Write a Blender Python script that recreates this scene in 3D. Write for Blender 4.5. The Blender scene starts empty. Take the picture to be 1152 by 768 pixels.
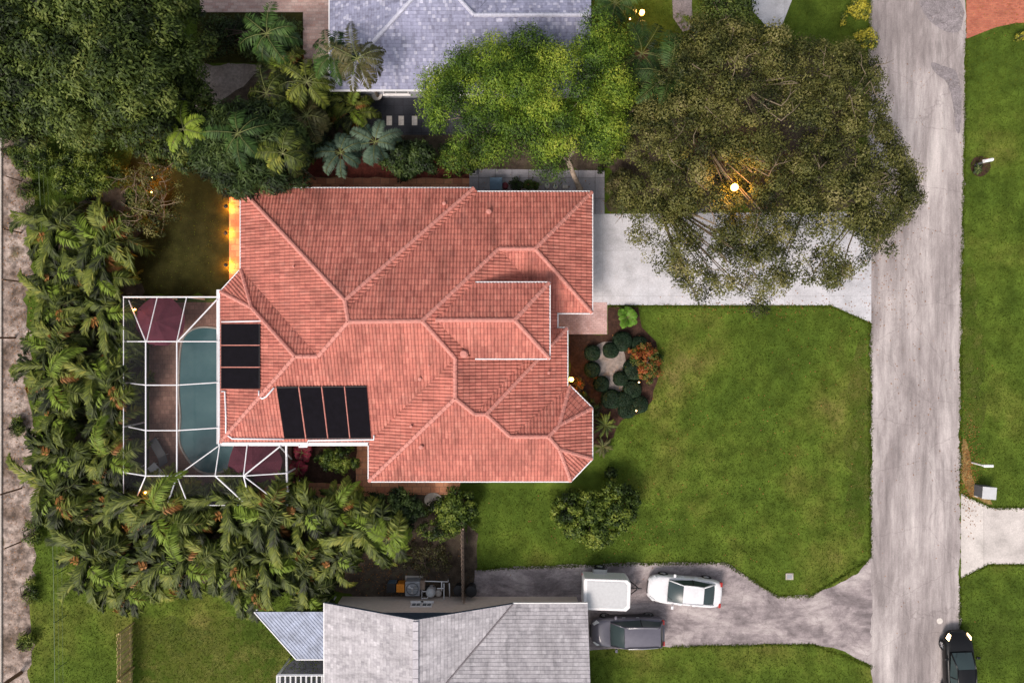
import bpy, bmesh, math, random
import numpy as np
from mathutils import Vector, Matrix
random.seed(7); RNG = np.random.default_rng(11)
scene = bpy.context.scene
COL = scene.collection
PI = math.pi
R = math.radians
H = 45.0            # height of the drone above the ground
S = 17.0            # photograph pixels per metre on the ground
ORG = {}

def P(px, py, z=0.0):
    k = (H - z) / H
    return Vector(((px-576)/S*k, (384-py)/S*k, z))

# ------------------------------------------------------------------ materials
MATS = {}
def _mat(name, rough=.8, metallic=0.0, spec=.3):
    m = bpy.data.materials.new(name); m.use_nodes = True
    nt = m.node_tree; nt.nodes.clear()
    out = nt.nodes.new('ShaderNodeOutputMaterial')
    b = nt.nodes.new('ShaderNodeBsdfPrincipled')
    nt.links.new(b.outputs[0], out.inputs[0])
    b.inputs['Roughness'].default_value = rough
    b.inputs['Metallic'].default_value = metallic
    b.inputs['Specular IOR Level'].default_value = spec
    MATS[name] = m
    return m, nt, b, out
def c4(c): return (c[0], c[1], c[2], 1)
def coords(nt, kind='Object', scale=(1,1,1)):
    if kind == 'UV':
        n = nt.nodes.new('ShaderNodeUVMap'); s = n.outputs[0]
    else:
        n = nt.nodes.new('ShaderNodeTexCoord'); s = n.outputs[kind]
    mp = nt.nodes.new('ShaderNodeMapping'); mp.inputs['Scale'].default_value = scale
    nt.links.new(s, mp.inputs[0])
    return mp.outputs[0]
def noise(nt, vec, scale, detail=4, rough=.6, dist=0):
    n = nt.nodes.new('ShaderNodeTexNoise')
    n.inputs['Scale'].default_value = scale; n.inputs['Detail'].default_value = detail
    n.inputs['Roughness'].default_value = rough; n.inputs['Distortion'].default_value = dist
    nt.links.new(vec, n.inputs['Vector']); return n.outputs['Fac']
def ramp(nt, fac, stops):
    r = nt.nodes.new('ShaderNodeValToRGB'); cr = r.color_ramp
    while len(cr.elements) < len(stops): cr.elements.new(.5)
    for e, (p, c) in zip(cr.elements, stops):
        e.position = p; e.color = c4(c) if not isinstance(c, (int, float)) else (c, c, c, 1)
    nt.links.new(fac, r.inputs[0]); return r.outputs[0]
def mix(nt, fac, a, b, mode='MIX'):
    m = nt.nodes.new('ShaderNodeMix'); m.data_type = 'RGBA'; m.blend_type = mode
    for inp, v in ((m.inputs[0], fac), (m.inputs[6], a), (m.inputs[7], b)):
        if isinstance(v, (int, float)): inp.default_value = v
        elif isinstance(v, tuple): inp.default_value = c4(v)
        else: nt.links.new(v, inp)
    return m.outputs[2]
def math_(nt, op, a, b=0):
    m = nt.nodes.new('ShaderNodeMath'); m.operation = op
    for inp, v in ((m.inputs[0], a), (m.inputs[1], b)):
        if isinstance(v, (int, float)): inp.default_value = v
        else: nt.links.new(v, inp)
    return m.outputs[0]
def bump(nt, b, fac, strength=.4, dist=.02):
    n = nt.nodes.new('ShaderNodeBump'); n.inputs['Strength'].default_value = strength
    n.inputs['Distance'].default_value = dist
    nt.links.new(fac, n.inputs['Height']); nt.links.new(n.outputs[0], b.inputs['Normal'])
def simple(name, c, rough=.6, metallic=0., spec=.3, var=.15, scale=6, bmp=0):
    if name in MATS: return MATS[name]
    m, nt, b, _ = _mat(name, rough, metallic, spec)
    v = coords(nt); n = noise(nt, v, scale, 5)
    col = ramp(nt, n, [(.3, tuple(x*(1-var) for x in c)), (.7, tuple(min(1, x*(1+var)) for x in c))])
    nt.links.new(col, b.inputs['Base Color'])
    if bmp: bump(nt, b, noise(nt, v, scale*8, 3), bmp, .02)
    return m
def emit(name, c, strength):
    m, nt, b, _ = _mat(name, .4)
    b.inputs['Base Color'].default_value = c4((.8, .7, .5))
    b.inputs['Emission Color'].default_value = c4(c); b.inputs['Emission Strength'].default_value = strength
    return m
def layered(name, stops1, s1, stops2, s2, fine, rough=.9, vec_scale=(1,1,1), bmp=.3, spec=.2, mode='MULTIPLY', dist=0):
    m, nt, b, _ = _mat(name, rough, 0, spec)
    v = coords(nt, 'Object', vec_scale); vi = coords(nt, 'Object')
    a = ramp(nt, noise(nt, v, s1, 6, .62, dist), stops1)
    c = ramp(nt, noise(nt, v, s2, 5, .6), stops2)
    d = mix(nt, 1.0, a, c, mode)
    f = noise(nt, vi, fine, 4, .7)
    e = mix(nt, 1.0, d, ramp(nt, f, [(.3, .68), (.7, 1.3)]), 'MULTIPLY')
    nt.links.new(e, b.inputs['Base Color'])
    bump(nt, b, f, bmp, .03)
    return m
def leafmat(name, cols, trans=.2, rough=.55, nscale=.9, spec=.25):
    """cols: dark..light list, picked per leaf and varied by clump"""
    m, nt, b, out = _mat(name, rough, 0, spec)
    g = nt.nodes.new('ShaderNodeNewGeometry')
    n = noise(nt, coords(nt), nscale, 3, .6)
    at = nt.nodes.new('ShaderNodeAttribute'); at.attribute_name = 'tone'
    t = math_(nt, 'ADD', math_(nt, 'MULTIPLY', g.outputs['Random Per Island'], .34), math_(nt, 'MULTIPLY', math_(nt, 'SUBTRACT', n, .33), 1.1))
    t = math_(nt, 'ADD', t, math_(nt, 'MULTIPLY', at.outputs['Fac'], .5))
    k = len(cols); col = ramp(nt, t, [(i/(k-1)*.9+.05, c) for i, c in enumerate(cols)])
    nt.links.new(col, b.inputs['Base Color'])
    tr = nt.nodes.new('ShaderNodeBsdfTranslucent'); nt.links.new(col, tr.inputs[0])
    ms = nt.nodes.new('ShaderNodeMixShader'); ms.inputs[0].default_value = trans
    nt.links.new(b.outputs[0], ms.inputs[1]); nt.links.new(tr.outputs[0], ms.inputs[2])
    nt.links.new(ms.outputs[0], out.inputs[0])
    return m

m_lawn = layered('lawn_grass', [(.28,(.050,.070,.012)),(.42,(.062,.100,.014)),(.53,(.082,.122,.017)),(.62,(.112,.132,.024)),(.74,(.17,.145,.045))], .13,
                 [(.3,.58),(.7,1.38)], .9, 13, bmp=.6, spec=.05)
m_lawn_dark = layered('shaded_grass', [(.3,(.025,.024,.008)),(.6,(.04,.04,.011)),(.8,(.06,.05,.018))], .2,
                 [(.3,.6),(.7,1.3)], 1.3, 14, bmp=.6, spec=.05)  # darker copy of the grass, shade put into its colour
m_lawn_dry = layered('dry_grass', [(.3,(.06,.09,.018)),(.55,(.12,.135,.03)),(.8,(.19,.17,.05))], .3,
                 [(.3,.7),(.7,1.25)], 1.3, 14, bmp=.6, spec=.05)
m_soil = layered('bare_soil', [(.3,(.045,.033,.024)),(.55,(.085,.065,.048)),(.75,(.06,.065,.025))], .5,
                 [(.3,.6),(.7,1.3)], 2, 14, bmp=.6)
m_sand = layered('sandy_ground', [(.3,(.10,.075,.05)),(.42,(.17,.125,.10)),(.52,(.30,.235,.20)),(.60,(.38,.31,.27)),(.68,(.16,.12,.085)),(.78,(.09,.10,.035))], .42,
                 [(.38,.5),(.62,1.3)], 2.2, 9, bmp=.7)
m_mulch = layered('red_mulch', [(.3,(.07,.02,.015)),(.7,(.16,.04,.028))], 2,
                 [(.3,.6),(.7,1.3)], 6, 22, bmp=.9)
m_brownmulch = layered('brown_mulch', [(.3,(.03,.016,.012)),(.7,(.075,.038,.026))], 2,
                 [(.3,.6),(.7,1.3)], 6, 22, bmp=.9)
m_gravel = layered('grey_gravel', [(.3,(.22,.185,.165)),(.7,(.38,.33,.30))], 1,
                 [(.3,.7),(.7,1.2)], 5, 30, bmp=.9)
def street_mat(name, cols, stretch, s1, s2):
    m, nt, b, _ = _mat(name, .9, 0, .15)
    v=coords(nt,'Object',stretch); vi=coords(nt)
    big=ramp(nt,noise(nt,v,s1,8,.72,.35),[(.32,cols[0]),(.43,cols[1]),(.50,cols[2]),(.57,cols[3]),(.68,cols[4])])
    st=ramp(nt,noise(nt,coords(nt,'Object',(3.2*stretch[0]**2,3.2*stretch[1]**2,1)),s2,6,.72,.1),[(.34,.78),(.5,1.0),(.66,1.17)])
    c=mix(nt,1.0,big,st,'MULTIPLY')
    f=noise(nt,vi,16,4,.7); c=mix(nt,1.0,c,ramp(nt,f,[(.3,.84),(.7,1.14)]),'MULTIPLY')
    sp=noise(nt,vi,3.4,3,.6); c=mix(nt,ramp(nt,sp,[(.70,0.0),(.76,.55)]),c,(.10,.085,.085))
    # thin cracks
    vo=nt.nodes.new('ShaderNodeTexVoronoi'); vo.feature='DISTANCE_TO_EDGE'; vo.inputs['Scale'].default_value=.35
    dn=nt.nodes.new('ShaderNodeTexNoise'); dn.inputs['Scale'].default_value=2.5; nt.links.new(vi,dn.inputs['Vector'])
    nt.links.new(mix(nt,.25,vi,dn.outputs['Color']),vo.inputs['Vector'])
    c=mix(nt,ramp(nt,vo.outputs['Distance'],[(0.0,.35),(.008,0.0)]),c,(.12,.10,.10))
    nt.links.new(c,b.inputs['Base Color']); bump(nt,b,f,.3,.02); return m
def feather(m, scale=1.2, lo=.42, hi=.58):
    nt=m.node_tree; out=[n for n in nt.nodes if n.type=='OUTPUT_MATERIAL'][0]; b=[n for n in nt.nodes if n.type=='BSDF_PRINCIPLED'][0]
    t=nt.nodes.new('ShaderNodeBsdfTransparent'); ms=nt.nodes.new('ShaderNodeMixShader')
    f=ramp(nt,noise(nt,coords(nt),scale,7,.75),[(lo,0.0),(hi,1.0)])
    nt.links.new(f,ms.inputs[0]); nt.links.new(t.outputs[0],ms.inputs[1]); nt.links.new(b.outputs[0],ms.inputs[2]); nt.links.new(ms.outputs[0],out.inputs[0]); return m
feather(m_lawn_dry,.9,.44,.62)
m_street = street_mat('street_asphalt', [(.20,.175,.172),(.275,.242,.238),(.335,.298,.292),(.41,.368,.36),(.52,.475,.46)],(1,.26,1),.45,.9)
m_oldasphalt = street_mat('old_drive_asphalt', [(.13,.11,.112),(.20,.172,.175),(.285,.245,.248),(.37,.325,.32),(.48,.43,.42)],(.6,1,1),.6,1.2)
m_patch = layered('dark_asphalt_patch', [(.3,(.19,.17,.175)),(.7,(.28,.25,.26))], .6, [(.3,.8),(.7,1.2)], 3, 12, bmp=.2)
feather(m_patch,1.1,.36,.46)
m_patch2 = layered('worn_asphalt_patch', [(.3,(.42,.385,.40)),(.7,(.56,.52,.54))], .6, [(.3,.85),(.7,1.12)], 3, 12, bmp=.2)

def slab_mat(name, c, joint, step=(1.5,1.5), jw=.012, var=.12, off=0.0, rough=.85, brickvar=None, bias=0):
    m, nt, b, _ = _mat(name, rough, 0, .25)
    v = coords(nt)
    br = nt.nodes.new('ShaderNodeTexBrick'); br.offset = off
    br.inputs['Scale'].default_value = 1; br.inputs['Brick Width'].default_value = step[0]
    br.inputs['Row Height'].default_value = step[1]; br.inputs['Mortar Size'].default_value = jw
    br.inputs['Mortar Smooth'].default_value = .2; br.inputs['Bias'].default_value = bias
    c2 = brickvar or tuple(x*(1-var) for x in c)
    br.inputs['Color1'].default_value = c4(c); br.inputs['Color2'].default_value = c4(c2)
    br.inputs['Mortar'].default_value = c4(joint)
    nt.links.new(v, br.inputs[0])
    n = noise(nt, v, .7, 6, .65)
    col = mix(nt, 1.0, br.outputs[0], ramp(nt, n, [(.3, .70), (.45,.92), (.7, 1.16)]), 'MULTIPLY')
    n2 = noise(nt, v, 14, 3, .6)
    col = mix(nt, 1.0, col, ramp(nt, n2, [(.3, .85), (.7, 1.12)]), 'MULTIPLY')
    nt.links.new(col, b.inputs['Base Color'])
    bump(nt, b, math_(nt, 'SUBTRACT', n2, br.outputs['Fac']), .35, .015)
    return m
m_drive = slab_mat('pale_concrete', (.56,.56,.59), (.36,.35,.36), (3.0,3.0), .008)
m_drive2 = slab_mat('beige_concrete', (.56,.52,.49), (.36,.33,.31), (2.6,40), .01, brickvar=(.50,.46,.44))
m_walk = slab_mat('grey_walk_slabs', (.34,.33,.36), (.16,.15,.16), (1.1,1.35), .02)
m_pinkpaver = slab_mat('pink_pavers', (.60,.42,.40), (.34,.23,.22), (.25,.12), .008, off=.5, brickvar=(.48,.31,.29))
m_pinkpaver2 = slab_mat('weathered_pavers', (.62,.46,.41), (.42,.33,.30), (.4,.2), .012, off=.5, brickvar=(.48,.30,.26))
m_terrapaver = slab_mat('terracotta_pavers', (.60,.29,.16), (.26,.15,.10), (.6,.4), .02, off=.5, brickvar=(.40,.16,.09))
m_deckpaver = slab_mat('brown_deck_pavers', (.34,.20,.155), (.17,.11,.09), (.3,.3), .012, off=.5, brickvar=(.25,.14,.11))
m_brick = slab_mat('red_brick_drive', (.50,.16,.09), (.30,.16,.12), (.22,.11), .01, off=.5, brickvar=(.38,.10,.06))
m_darkpatio = slab_mat('dark_patio_slabs', (.045,.048,.06), (.02,.02,.025), (.6,.6), .01)
m_stone = simple('pale_stone', (.42,.38,.34), .8, bmp=.3)
m_padw = simple('white_paving_pad', (.60,.56,.52), .8, bmp=.2)

def tile_mat(name, base, dark, light, tw, th, moss=None, wear=.35, jointdark=.55):
    m, nt, b, _ = _mat(name, .75, 0, .25)
    uv = nt.nodes.new('ShaderNodeUVMap')
    sx = nt.nodes.new('ShaderNodeSeparateXYZ'); nt.links.new(uv.outputs[0], sx.inputs[0])
    row = math_(nt, 'FLOOR', math_(nt, 'DIVIDE', sx.outputs[1], th))
    sh = math_(nt, 'MULTIPLY', math_(nt, 'MODULO', row, 2), tw*.5 if th < .3 else 0)
    colm = math_(nt, 'FLOOR', math_(nt, 'DIVIDE', math_(nt, 'ADD', sx.outputs[0], sh), tw))
    cb = nt.nodes.new('ShaderNodeCombineXYZ'); nt.links.new(colm, cb.inputs[0]); nt.links.new(row, cb.inputs[1])
    wn = nt.nodes.new('ShaderNodeTexWhiteNoise'); wn.noise_dimensions = '2D'; nt.links.new(cb.outputs[0], wn.inputs[0])
    c = ramp(nt, wn.outputs[0], [(0, dark), (.35, base), (.8, base), (1, light)])
    v = coords(nt)
    n = noise(nt, v, .45, 6, .65)
    c = mix(nt, 1.0, c, ramp(nt, n, [(.3, 1-wear), (.65, 1.12)]), 'MULTIPLY')
    n2 = noise(nt, v, 7, 4, .65)
    c = mix(nt, 1.0, c, ramp(nt, n2, [(.3, .82), (.7, 1.14)]), 'MULTIPLY')
    mp = nt.nodes.new('ShaderNodeMapping'); mp.inputs['Scale'].default_value = (1.3,.22,1); nt.links.new(uv.outputs[0], mp.inputs[0])
    c = mix(nt, 1.0, c, ramp(nt, noise(nt, mp.outputs[0], 1.6, 6, .7), [(.36, .74), (.52, 1.0), (.7, 1.06)]), 'MULTIPLY')
    # joint at the foot of each course: grime and painted contact shade
    fr = math_(nt, 'FRACT', math_(nt, 'DIVIDE', sx.outputs[1], th))
    j = ramp(nt, fr, [(0, jointdark), (.14, 1.0)])
    c = mix(nt, 1.0, c, j, 'MULTIPLY')
    if moss:
        n3 = noise(nt, v, .8, 5, .7)
        c = mix(nt, ramp(nt, n3, [(.56, 0.0), (.74, .45)]), c, moss)
    nt.links.new(c, b.inputs['Base Color'])
    bump(nt, b, n2, .25, .01)
    return m
m_redtile = tile_mat('terracotta_tile', (.485,.172,.132), (.38,.125,.098), (.56,.22,.17), .2, .38, (.22,.11,.10), .24, .6)
m_cap = simple('ridge_tile_clay', (.53,.225,.185), .75, var=.16, scale=5, bmp=.2)
m_bluetile = tile_mat('blue_grey_shingle', (.27,.28,.39), (.20,.205,.29), (.46,.465,.57), .17, .2, None, .15, .5)
m_bluecap = simple('blue_grey_cap', (.47,.48,.57), .8, bmp=.2)
m_greytile = tile_mat('pale_grey_shingle', (.44,.42,.44), (.34,.325,.345), (.53,.51,.53), .26, .22, (.22,.20,.22), .16, .66)
m_greycap = simple('pale_grey_cap', (.46,.44,.47), .8, bmp=.2)
m_valley = simple('valley_flashing', (.20,.18,.19), .7)
m_white = simple('white_aluminium', (.78,.78,.80), .45, var=.05)
m_whitepaint = simple('white_paint', (.75,.74,.74), .5, var=.08)
m_stucco = simple('cream_stucco', (.55,.47,.40), .9, var=.08, bmp=.3)
m_beige = simple('beige_stucco', (.62,.53,.46), .9, var=.08, bmp=.3)
m_grayst = simple('grey_stucco', (.35,.36,.40), .9, var=.08, bmp=.3)
m_bluesiding = simple('dark_blue_siding', (.035,.055,.085), .7)
m_glass = simple('window_glass', (.03,.04,.05), .08, spec=.8, var=.02)
m_wood = simple('brown_wood', (.16,.09,.055), .8, var=.3, scale=9, bmp=.3)
m_palewood = simple('weathered_wood', (.30,.22,.17), .8, var=.3, scale=9, bmp=.3)
m_bark = simple('grey_bark', (.16,.125,.10), .9, var=.35, scale=5, bmp=.6)
m_palebark = simple('pale_bark', (.34,.27,.21), .9, var=.3, scale=5, bmp=.6)
m_darkbark = simple('dark_bark', (.07,.05,.04), .9, var=.35, scale=5, bmp=.6)
m_black = simple('black_plastic', (.02,.02,.022), .5, var=.1)
m_dgrey = simple('dark_grey_metal', (.10,.105,.115), .5, var=.1)
m_mgrey = simple('grey_metal', (.28,.29,.31), .5, var=.1)
m_lgrey = simple('light_grey_plastic', (.50,.51,.52), .5, var=.08)
m_steel = simple('brushed_steel', (.55,.55,.56), .35, .8, var=.1)
m_orange = simple('orange_plastic', (.65,.22,.02), .5, var=.1)
m_bluebin = simple('blue_grey_plastic', (.10,.16,.23), .5, var=.1)
m_maroon = simple('maroon_canvas', (.115,.028,.045), .9, var=.15, scale=2, bmp=.2)
m_maroon2 = simple('maroon_plastic', (.12,.02,.03), .6)
m_tyre = simple('tyre_rubber', (.018,.018,.018), .85, var=.1)
m_red = simple('red_lens', (.35,.015,.01), .3, spec=.6)
m_solar = simple('black_solar_mat', (.006,.005,.008), .8, var=.3, scale=3, bmp=.2, spec=.12)
m_terrap = simple('terracotta_pot', (.30,.12,.07), .8)

def paint(name, c, metallic=.0, rough=.25):
    m, nt, b, _ = _mat(name, rough, metallic, .5)
    b.inputs['Coat Weight'].default_value = .6; b.inputs['Coat Roughness'].default_value = .08
    n = noise(nt, coords(nt), 3, 5, .7)
    nt.links.new(ramp(nt, n, [(.35, c), (.75, tuple(x*.82 for x in c))]), b.inputs['Base Color'])
    return m
m_pwhite = paint('white_car_paint', (.75,.75,.77)); m_pgrey = paint('dark_grey_car_paint', (.115,.11,.14), .3, .4)
m_pblack = paint('black_car_paint', (.004,.004,.005), 0, .35); m_pblack.node_tree.nodes['Principled BSDF'].inputs['Coat Weight'].default_value=.15; m_pblack.node_tree.nodes['Principled BSDF'].inputs['Specular IOR Level'].default_value=.3
m_carglass = simple('car_glass', (.035,.055,.058), .28, spec=.5, var=.02)
m_lens = simple('clear_lens', (.6,.62,.64), .15, spec=.8)
m_lamp = emit('headlight_glow', (1,.66,.34), 4)
m_bulb = emit('warm_bulb', (1,.40,.04), 11)
m_bulbs = emit('warm_bulb_small', (1,.50,.12), 26)
m_bulbw = emit('pale_bulb', (1,.62,.22), 5)

# screen cloth: thin woven mesh, mostly open
def screen_mat():
    m, nt, b, out = _mat('insect_screen', .9)
    b.inputs['Base Color'].default_value = (.03,.03,.035,1)
    t = nt.nodes.new('ShaderNodeBsdfTransparent')
    ms = nt.nodes.new('ShaderNodeMixShader'); ms.inputs[0].default_value = .20
    nt.links.new(t.outputs[0], ms.inputs[1]); nt.links.new(b.outputs[0], ms.inputs[2])
    nt.links.new(ms.outputs[0], out.inputs[0]); return m
m_screen = screen_mat()
def water_mat():
    m, nt, b, _ = _mat('pool_water', .08, 0, .5)
    v = coords(nt); n = noise(nt, v, .6, 4, .6)
    nt.links.new(ramp(nt, n, [(.3,(.055,.13,.145)),(.7,(.095,.185,.195))]), b.inputs['Base Color'])
    bump(nt, b, noise(nt, v, 4, 3), .12, .03); return m
m_water = water_mat()

# foliage
m_oak = leafmat('oak_leaves', [(.014,.020,.005),(.046,.055,.012),(.100,.106,.024),(.17,.165,.045),(.28,.25,.10)])
m_pine = leafmat('bright_leaves', [(.010,.024,.004),(.045,.095,.010),(.125,.21,.020),(.25,.34,.035),(.42,.46,.06)], .25)
m_dark = leafmat('dark_leaves', [(.008,.014,.004),(.028,.048,.009),(.070,.105,.020),(.13,.17,.034),(.21,.24,.06)])
m_deep = leafmat('deep_green_leaves', [(.005,.010,.004),(.014,.027,.007),(.030,.054,.013),(.06,.095,.022),(.10,.14,.035)])
m_bush = leafmat('bush_leaves', [(.008,.018,.004),(.03,.055,.008),(.075,.115,.014),(.15,.195,.024),(.26,.29,.05)])
m_areca = leafmat('areca_leaflets', [(.007,.011,.003),(.032,.046,.009),(.088,.118,.018),(.18,.21,.032),(.34,.32,.06)], .2, nscale=.35)
m_arecay = leafmat('yellowing_leaflets', [(.10,.15,.02),(.20,.29,.03),(.34,.42,.06)], .25)
m_dead = leafmat('dead_leaflets', [(.16,.065,.018),(.34,.15,.04),(.45,.27,.09)], .15)
m_palm = leafmat('palm_leaflets', [(.010,.022,.006),(.028,.062,.014),(.06,.12,.025),(.12,.19,.05)])
m_bpalm = leafmat('blue_green_leaflets', [(.03,.06,.04),(.08,.13,.085),(.16,.22,.15)])
m_brpalm = leafmat('olive_leaflets', [(.03,.035,.012),(.08,.08,.028),(.18,.15,.065)])
m_top = leafmat('clipped_leaves', [(.008,.020,.009),(.016,.038,.017),(.03,.06,.026)], .1)
m_fern = leafmat('fern_leaves', [(.05,.12,.012),(.10,.22,.02),(.16,.32,.035)])
m_croton = leafmat('croton_leaves', [(.03,.06,.012),(.07,.12,.02),(.20,.10,.02),(.32,.05,.02),(.26,.18,.03)], nscale=3)
m_cordy = leafmat('crimson_leaves', [(.06,.006,.012),(.17,.012,.028),(.30,.03,.055)])
m_yell = leafmat('yellow_flowers', [(.04,.07,.012),(.10,.13,.02),(.45,.40,.04),(.70,.62,.08)], nscale=4)
m_twig = simple('bare_twig', (.20,.15,.10), .9, var=.3)
m_grassb = leafmat('grass_blades', [(.042,.062,.010),(.070,.108,.011),(.115,.150,.018),(.21,.19,.045)], .15, nscale=.3, spec=.05)
m_wbranch = simple('pale_twig_bark', (.17,.135,.09), .9, var=.3)

# ------------------------------------------------------------------ object helpers
def me_from(verts, faces, name):
    me = bpy.data.meshes.new(name); me.from_pydata([tuple(v) for v in verts], [], faces); me.update(); return me
def link(name, me, mat=None, parent=None, smooth=False):
    o = bpy.data.objects.new(name, me); COL.objects.link(o)
    if mat: me.materials.append(mat)
    if smooth and me: me.polygons.foreach_set('use_smooth', [True]*len(me.polygons))
    if parent: o.parent = parent
    return o
def tag(o, label=None, cat=None, group=None, kind=None):
    if label: o['label'] = label
    if cat: o['category'] = cat
    if group: o['group'] = group
    if kind: o['kind'] = kind
    return o
def thing(name, label, cat, loc=(0,0,0), rz=0, group=None):
    o = bpy.data.objects.new(name, None); COL.objects.link(o)
    o.location = loc; o.rotation_euler = (0,0,rz); o.empty_display_size = .3
    return tag(o, label, cat, group)
class MB:
    """collects shapes for one mesh"""
    def __init__(s, org=(0,0,0)): s.v = []; s.f = []; s.o = Vector(org)
    def add(s, vs, fs):
        n = len(s.v); s.v += [Vector(v)-s.o for v in vs]; s.f += [tuple(i+n for i in f) for f in fs]; return s
    def box(s, c, d, rz=0, tilt=None):
        c = Vector(c); x, y, z = d[0]/2, d[1]/2, d[2]/2
        M = Matrix.Rotation(rz, 3, 'Z')
        if tilt: M = M @ Matrix.Rotation(tilt[0], 3, tilt[1])
        vs = [c + M @ Vector((a*x, b*y, e*z)) for e in (-1,1) for a, b in ((-1,-1),(1,-1),(1,1),(-1,1))]
        return s.add(vs, [(3,2,1,0),(4,5,6,7),(0,1,5,4),(1,2,6,5),(2,3,7,6),(3,0,4,7)])
    def tube(s, pts, rad, n=8, cap=True):
        pts = [Vector(p) for p in pts]
        rs = rad if isinstance(rad, (list, tuple)) else [rad]*len(pts)
        vs = []; fs = []
        for i, p in enumerate(pts):
            d = (pts[min(i+1, len(pts)-1)] - pts[max(i-1, 0)]).normalized()
            a = d.orthogonal().normalized() if abs(d.z) > .99 else d.cross(Vector((0,0,1))).normalized()
            b = d.cross(a)
            for k in range(n):
                t = 2*PI*k/n; vs.append(p + (a*math.cos(t) + b*math.sin(t))*rs[i])
        for i in range(len(pts)-1):
            for k in range(n):
                k2 = (k+1) % n; fs.append((i*n+k, i*n+k2, (i+1)*n+k2, (i+1)*n+k))
        if cap: fs += [tuple(range(n-1,-1,-1)), tuple((len(pts)-1)*n+k for k in range(n))]
        return s.add(vs, fs)
    def lathe(s, c, prof, n=20):
        c = Vector(c); vs = []; fs = []
        for r, z in prof:
            for k in range(n):
                t = 2*PI*k/n; vs.append(c + Vector((r*math.cos(t), r*math.sin(t), z)))
        for i in range(len(prof)-1):
            for k in range(n):
                k2 = (k+1) % n; fs.append((i*n+k, i*n+k2, (i+1)*n+k2, (i+1)*n+k))
        fs += [tuple(range(n-1,-1,-1)), tuple((len(prof)-1)*n+k for k in range(n))]
        return s.add(vs, fs)
    def prism(s, poly, z0, z1):
        n = len(poly)
        a = sum(poly[i][0]*poly[(i+1)%n][1]-poly[(i+1)%n][0]*poly[i][1] for i in range(n))
        if a < 0: poly = poly[::-1]
        vs = [(p[0],p[1],z0) for p in poly] + [(p[0],p[1],z1) for p in poly]
        fs = [tuple(range(n-1,-1,-1)), tuple(range(n,2*n))] + [(i,(i+1)%n,n+(i+1)%n,n+i) for i in range(n)]
        return s.add(vs, fs)
    def patch(s, A, B, C, D, nu=6, nv=4, bulge=0):
        A, B, C, D = map(Vector, (A,B,C,D)); nrm = (B-A).cross(D-A).normalized(); vs = []; fs = []
        for j in range(nv+1):
            for i in range(nu+1):
                u, v = i/nu, j/nv
                p = A*(1-u)*(1-v)+B*u*(1-v)+C*u*v+D*(1-u)*v
                vs.append(p + nrm*bulge*(1-(2*u-1)**2)*(1-(2*v-1)**2*.6))
        for j in range(nv):
            for i in range(nu):
                a = j*(nu+1)+i; fs.append((a, a+1, a+nu+2, a+nu+1))
        return s.add(vs, fs)
    def build(s, name, mat, parent=None, smooth=False, bevel=0):
        o = link(name, me_from(s.v, s.f, name), mat, parent, smooth)
        if bevel:
            b = o.modifiers.new('bevel', 'BEVEL'); b.width = bevel; b.segments = 2; b.limit_method = 'ANGLE'
        return o
def copy_tree(o, parent=None):
    c = o.copy(); COL.objects.link(c)
    if parent: c.parent = parent
    for ch in [x for x in list(bpy.data.objects) if x.parent == o]: copy_tree(ch, c)
    return c
CH = {}
def clone(proto, loc, rz=0, sc=1, label=None, group=None):
    c = copy_tree(proto); c.location = loc; c.rotation_euler = (0,0,rz); c.scale = (sc,)*3
    if label: c['label'] = label
    if group: c['group'] = group
    return c

def rough_poly(pts, step=.5, amp=.08, smooth_amp=0, seed=0):
    """subdivide the outline (metres) and give it an uneven edge"""
    rnd = random.Random(seed); out = []
    n = len(pts)
    for i in range(n):
        a, b = Vector(pts[i][:2]), Vector(pts[(i+1)%n][:2]); L = (b-a).length
        if L < 1e-6: continue
        k = max(1, int(L/step)) if L < 60 else max(1, int(L/(step)))
        nr = Vector(((b-a).y, -(b-a).x)).normalized()
        for j in range(k):
            t = j/k; p = a.lerp(b, t)
            if j: p += nr*(rnd.uniform(-amp, amp) + smooth_amp*math.sin(p.x*1.7+p.y*1.3+seed))
            out.append((p.x, p.y))
    return out
def sheet(name, pix, z, mat, step=.5, amp=.0, sa=0, seed=1, kind='structure', raw=False, parent=None, thick=0):
    pts = [(P(*p).x, P(*p).y) for p in pix] if not raw else pix
    poly = rough_poly(pts, step, amp, sa, seed) if (amp or sa) else [tuple(p[:2]) for p in pts]
    mb = MB()
    if thick: mb.prism(poly, z-thick, z)
    else:
        n = len(poly); a = sum(poly[i][0]*poly[(i+1)%n][1]-poly[(i+1)%n][0]*poly[i][1] for i in range(n))
        if a < 0: poly = poly[::-1]
        mb.add([(p[0],p[1],z) for p in poly], [tuple(range(n))])
    o = mb.build(name, mat, parent)
    if kind: o['kind'] = kind
    return o
def smooth_px(pts, it=2):
    for _ in range(it):
        q = []
        for i in range(len(pts)):
            a, b = pts[i], pts[(i+1)%len(pts)]
            q += [(a[0]*.75+b[0]*.25, a[1]*.75+b[1]*.25), (a[0]*.25+b[0]*.75, a[1]*.25+b[1]*.75)]
        pts = q
    return pts

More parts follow.
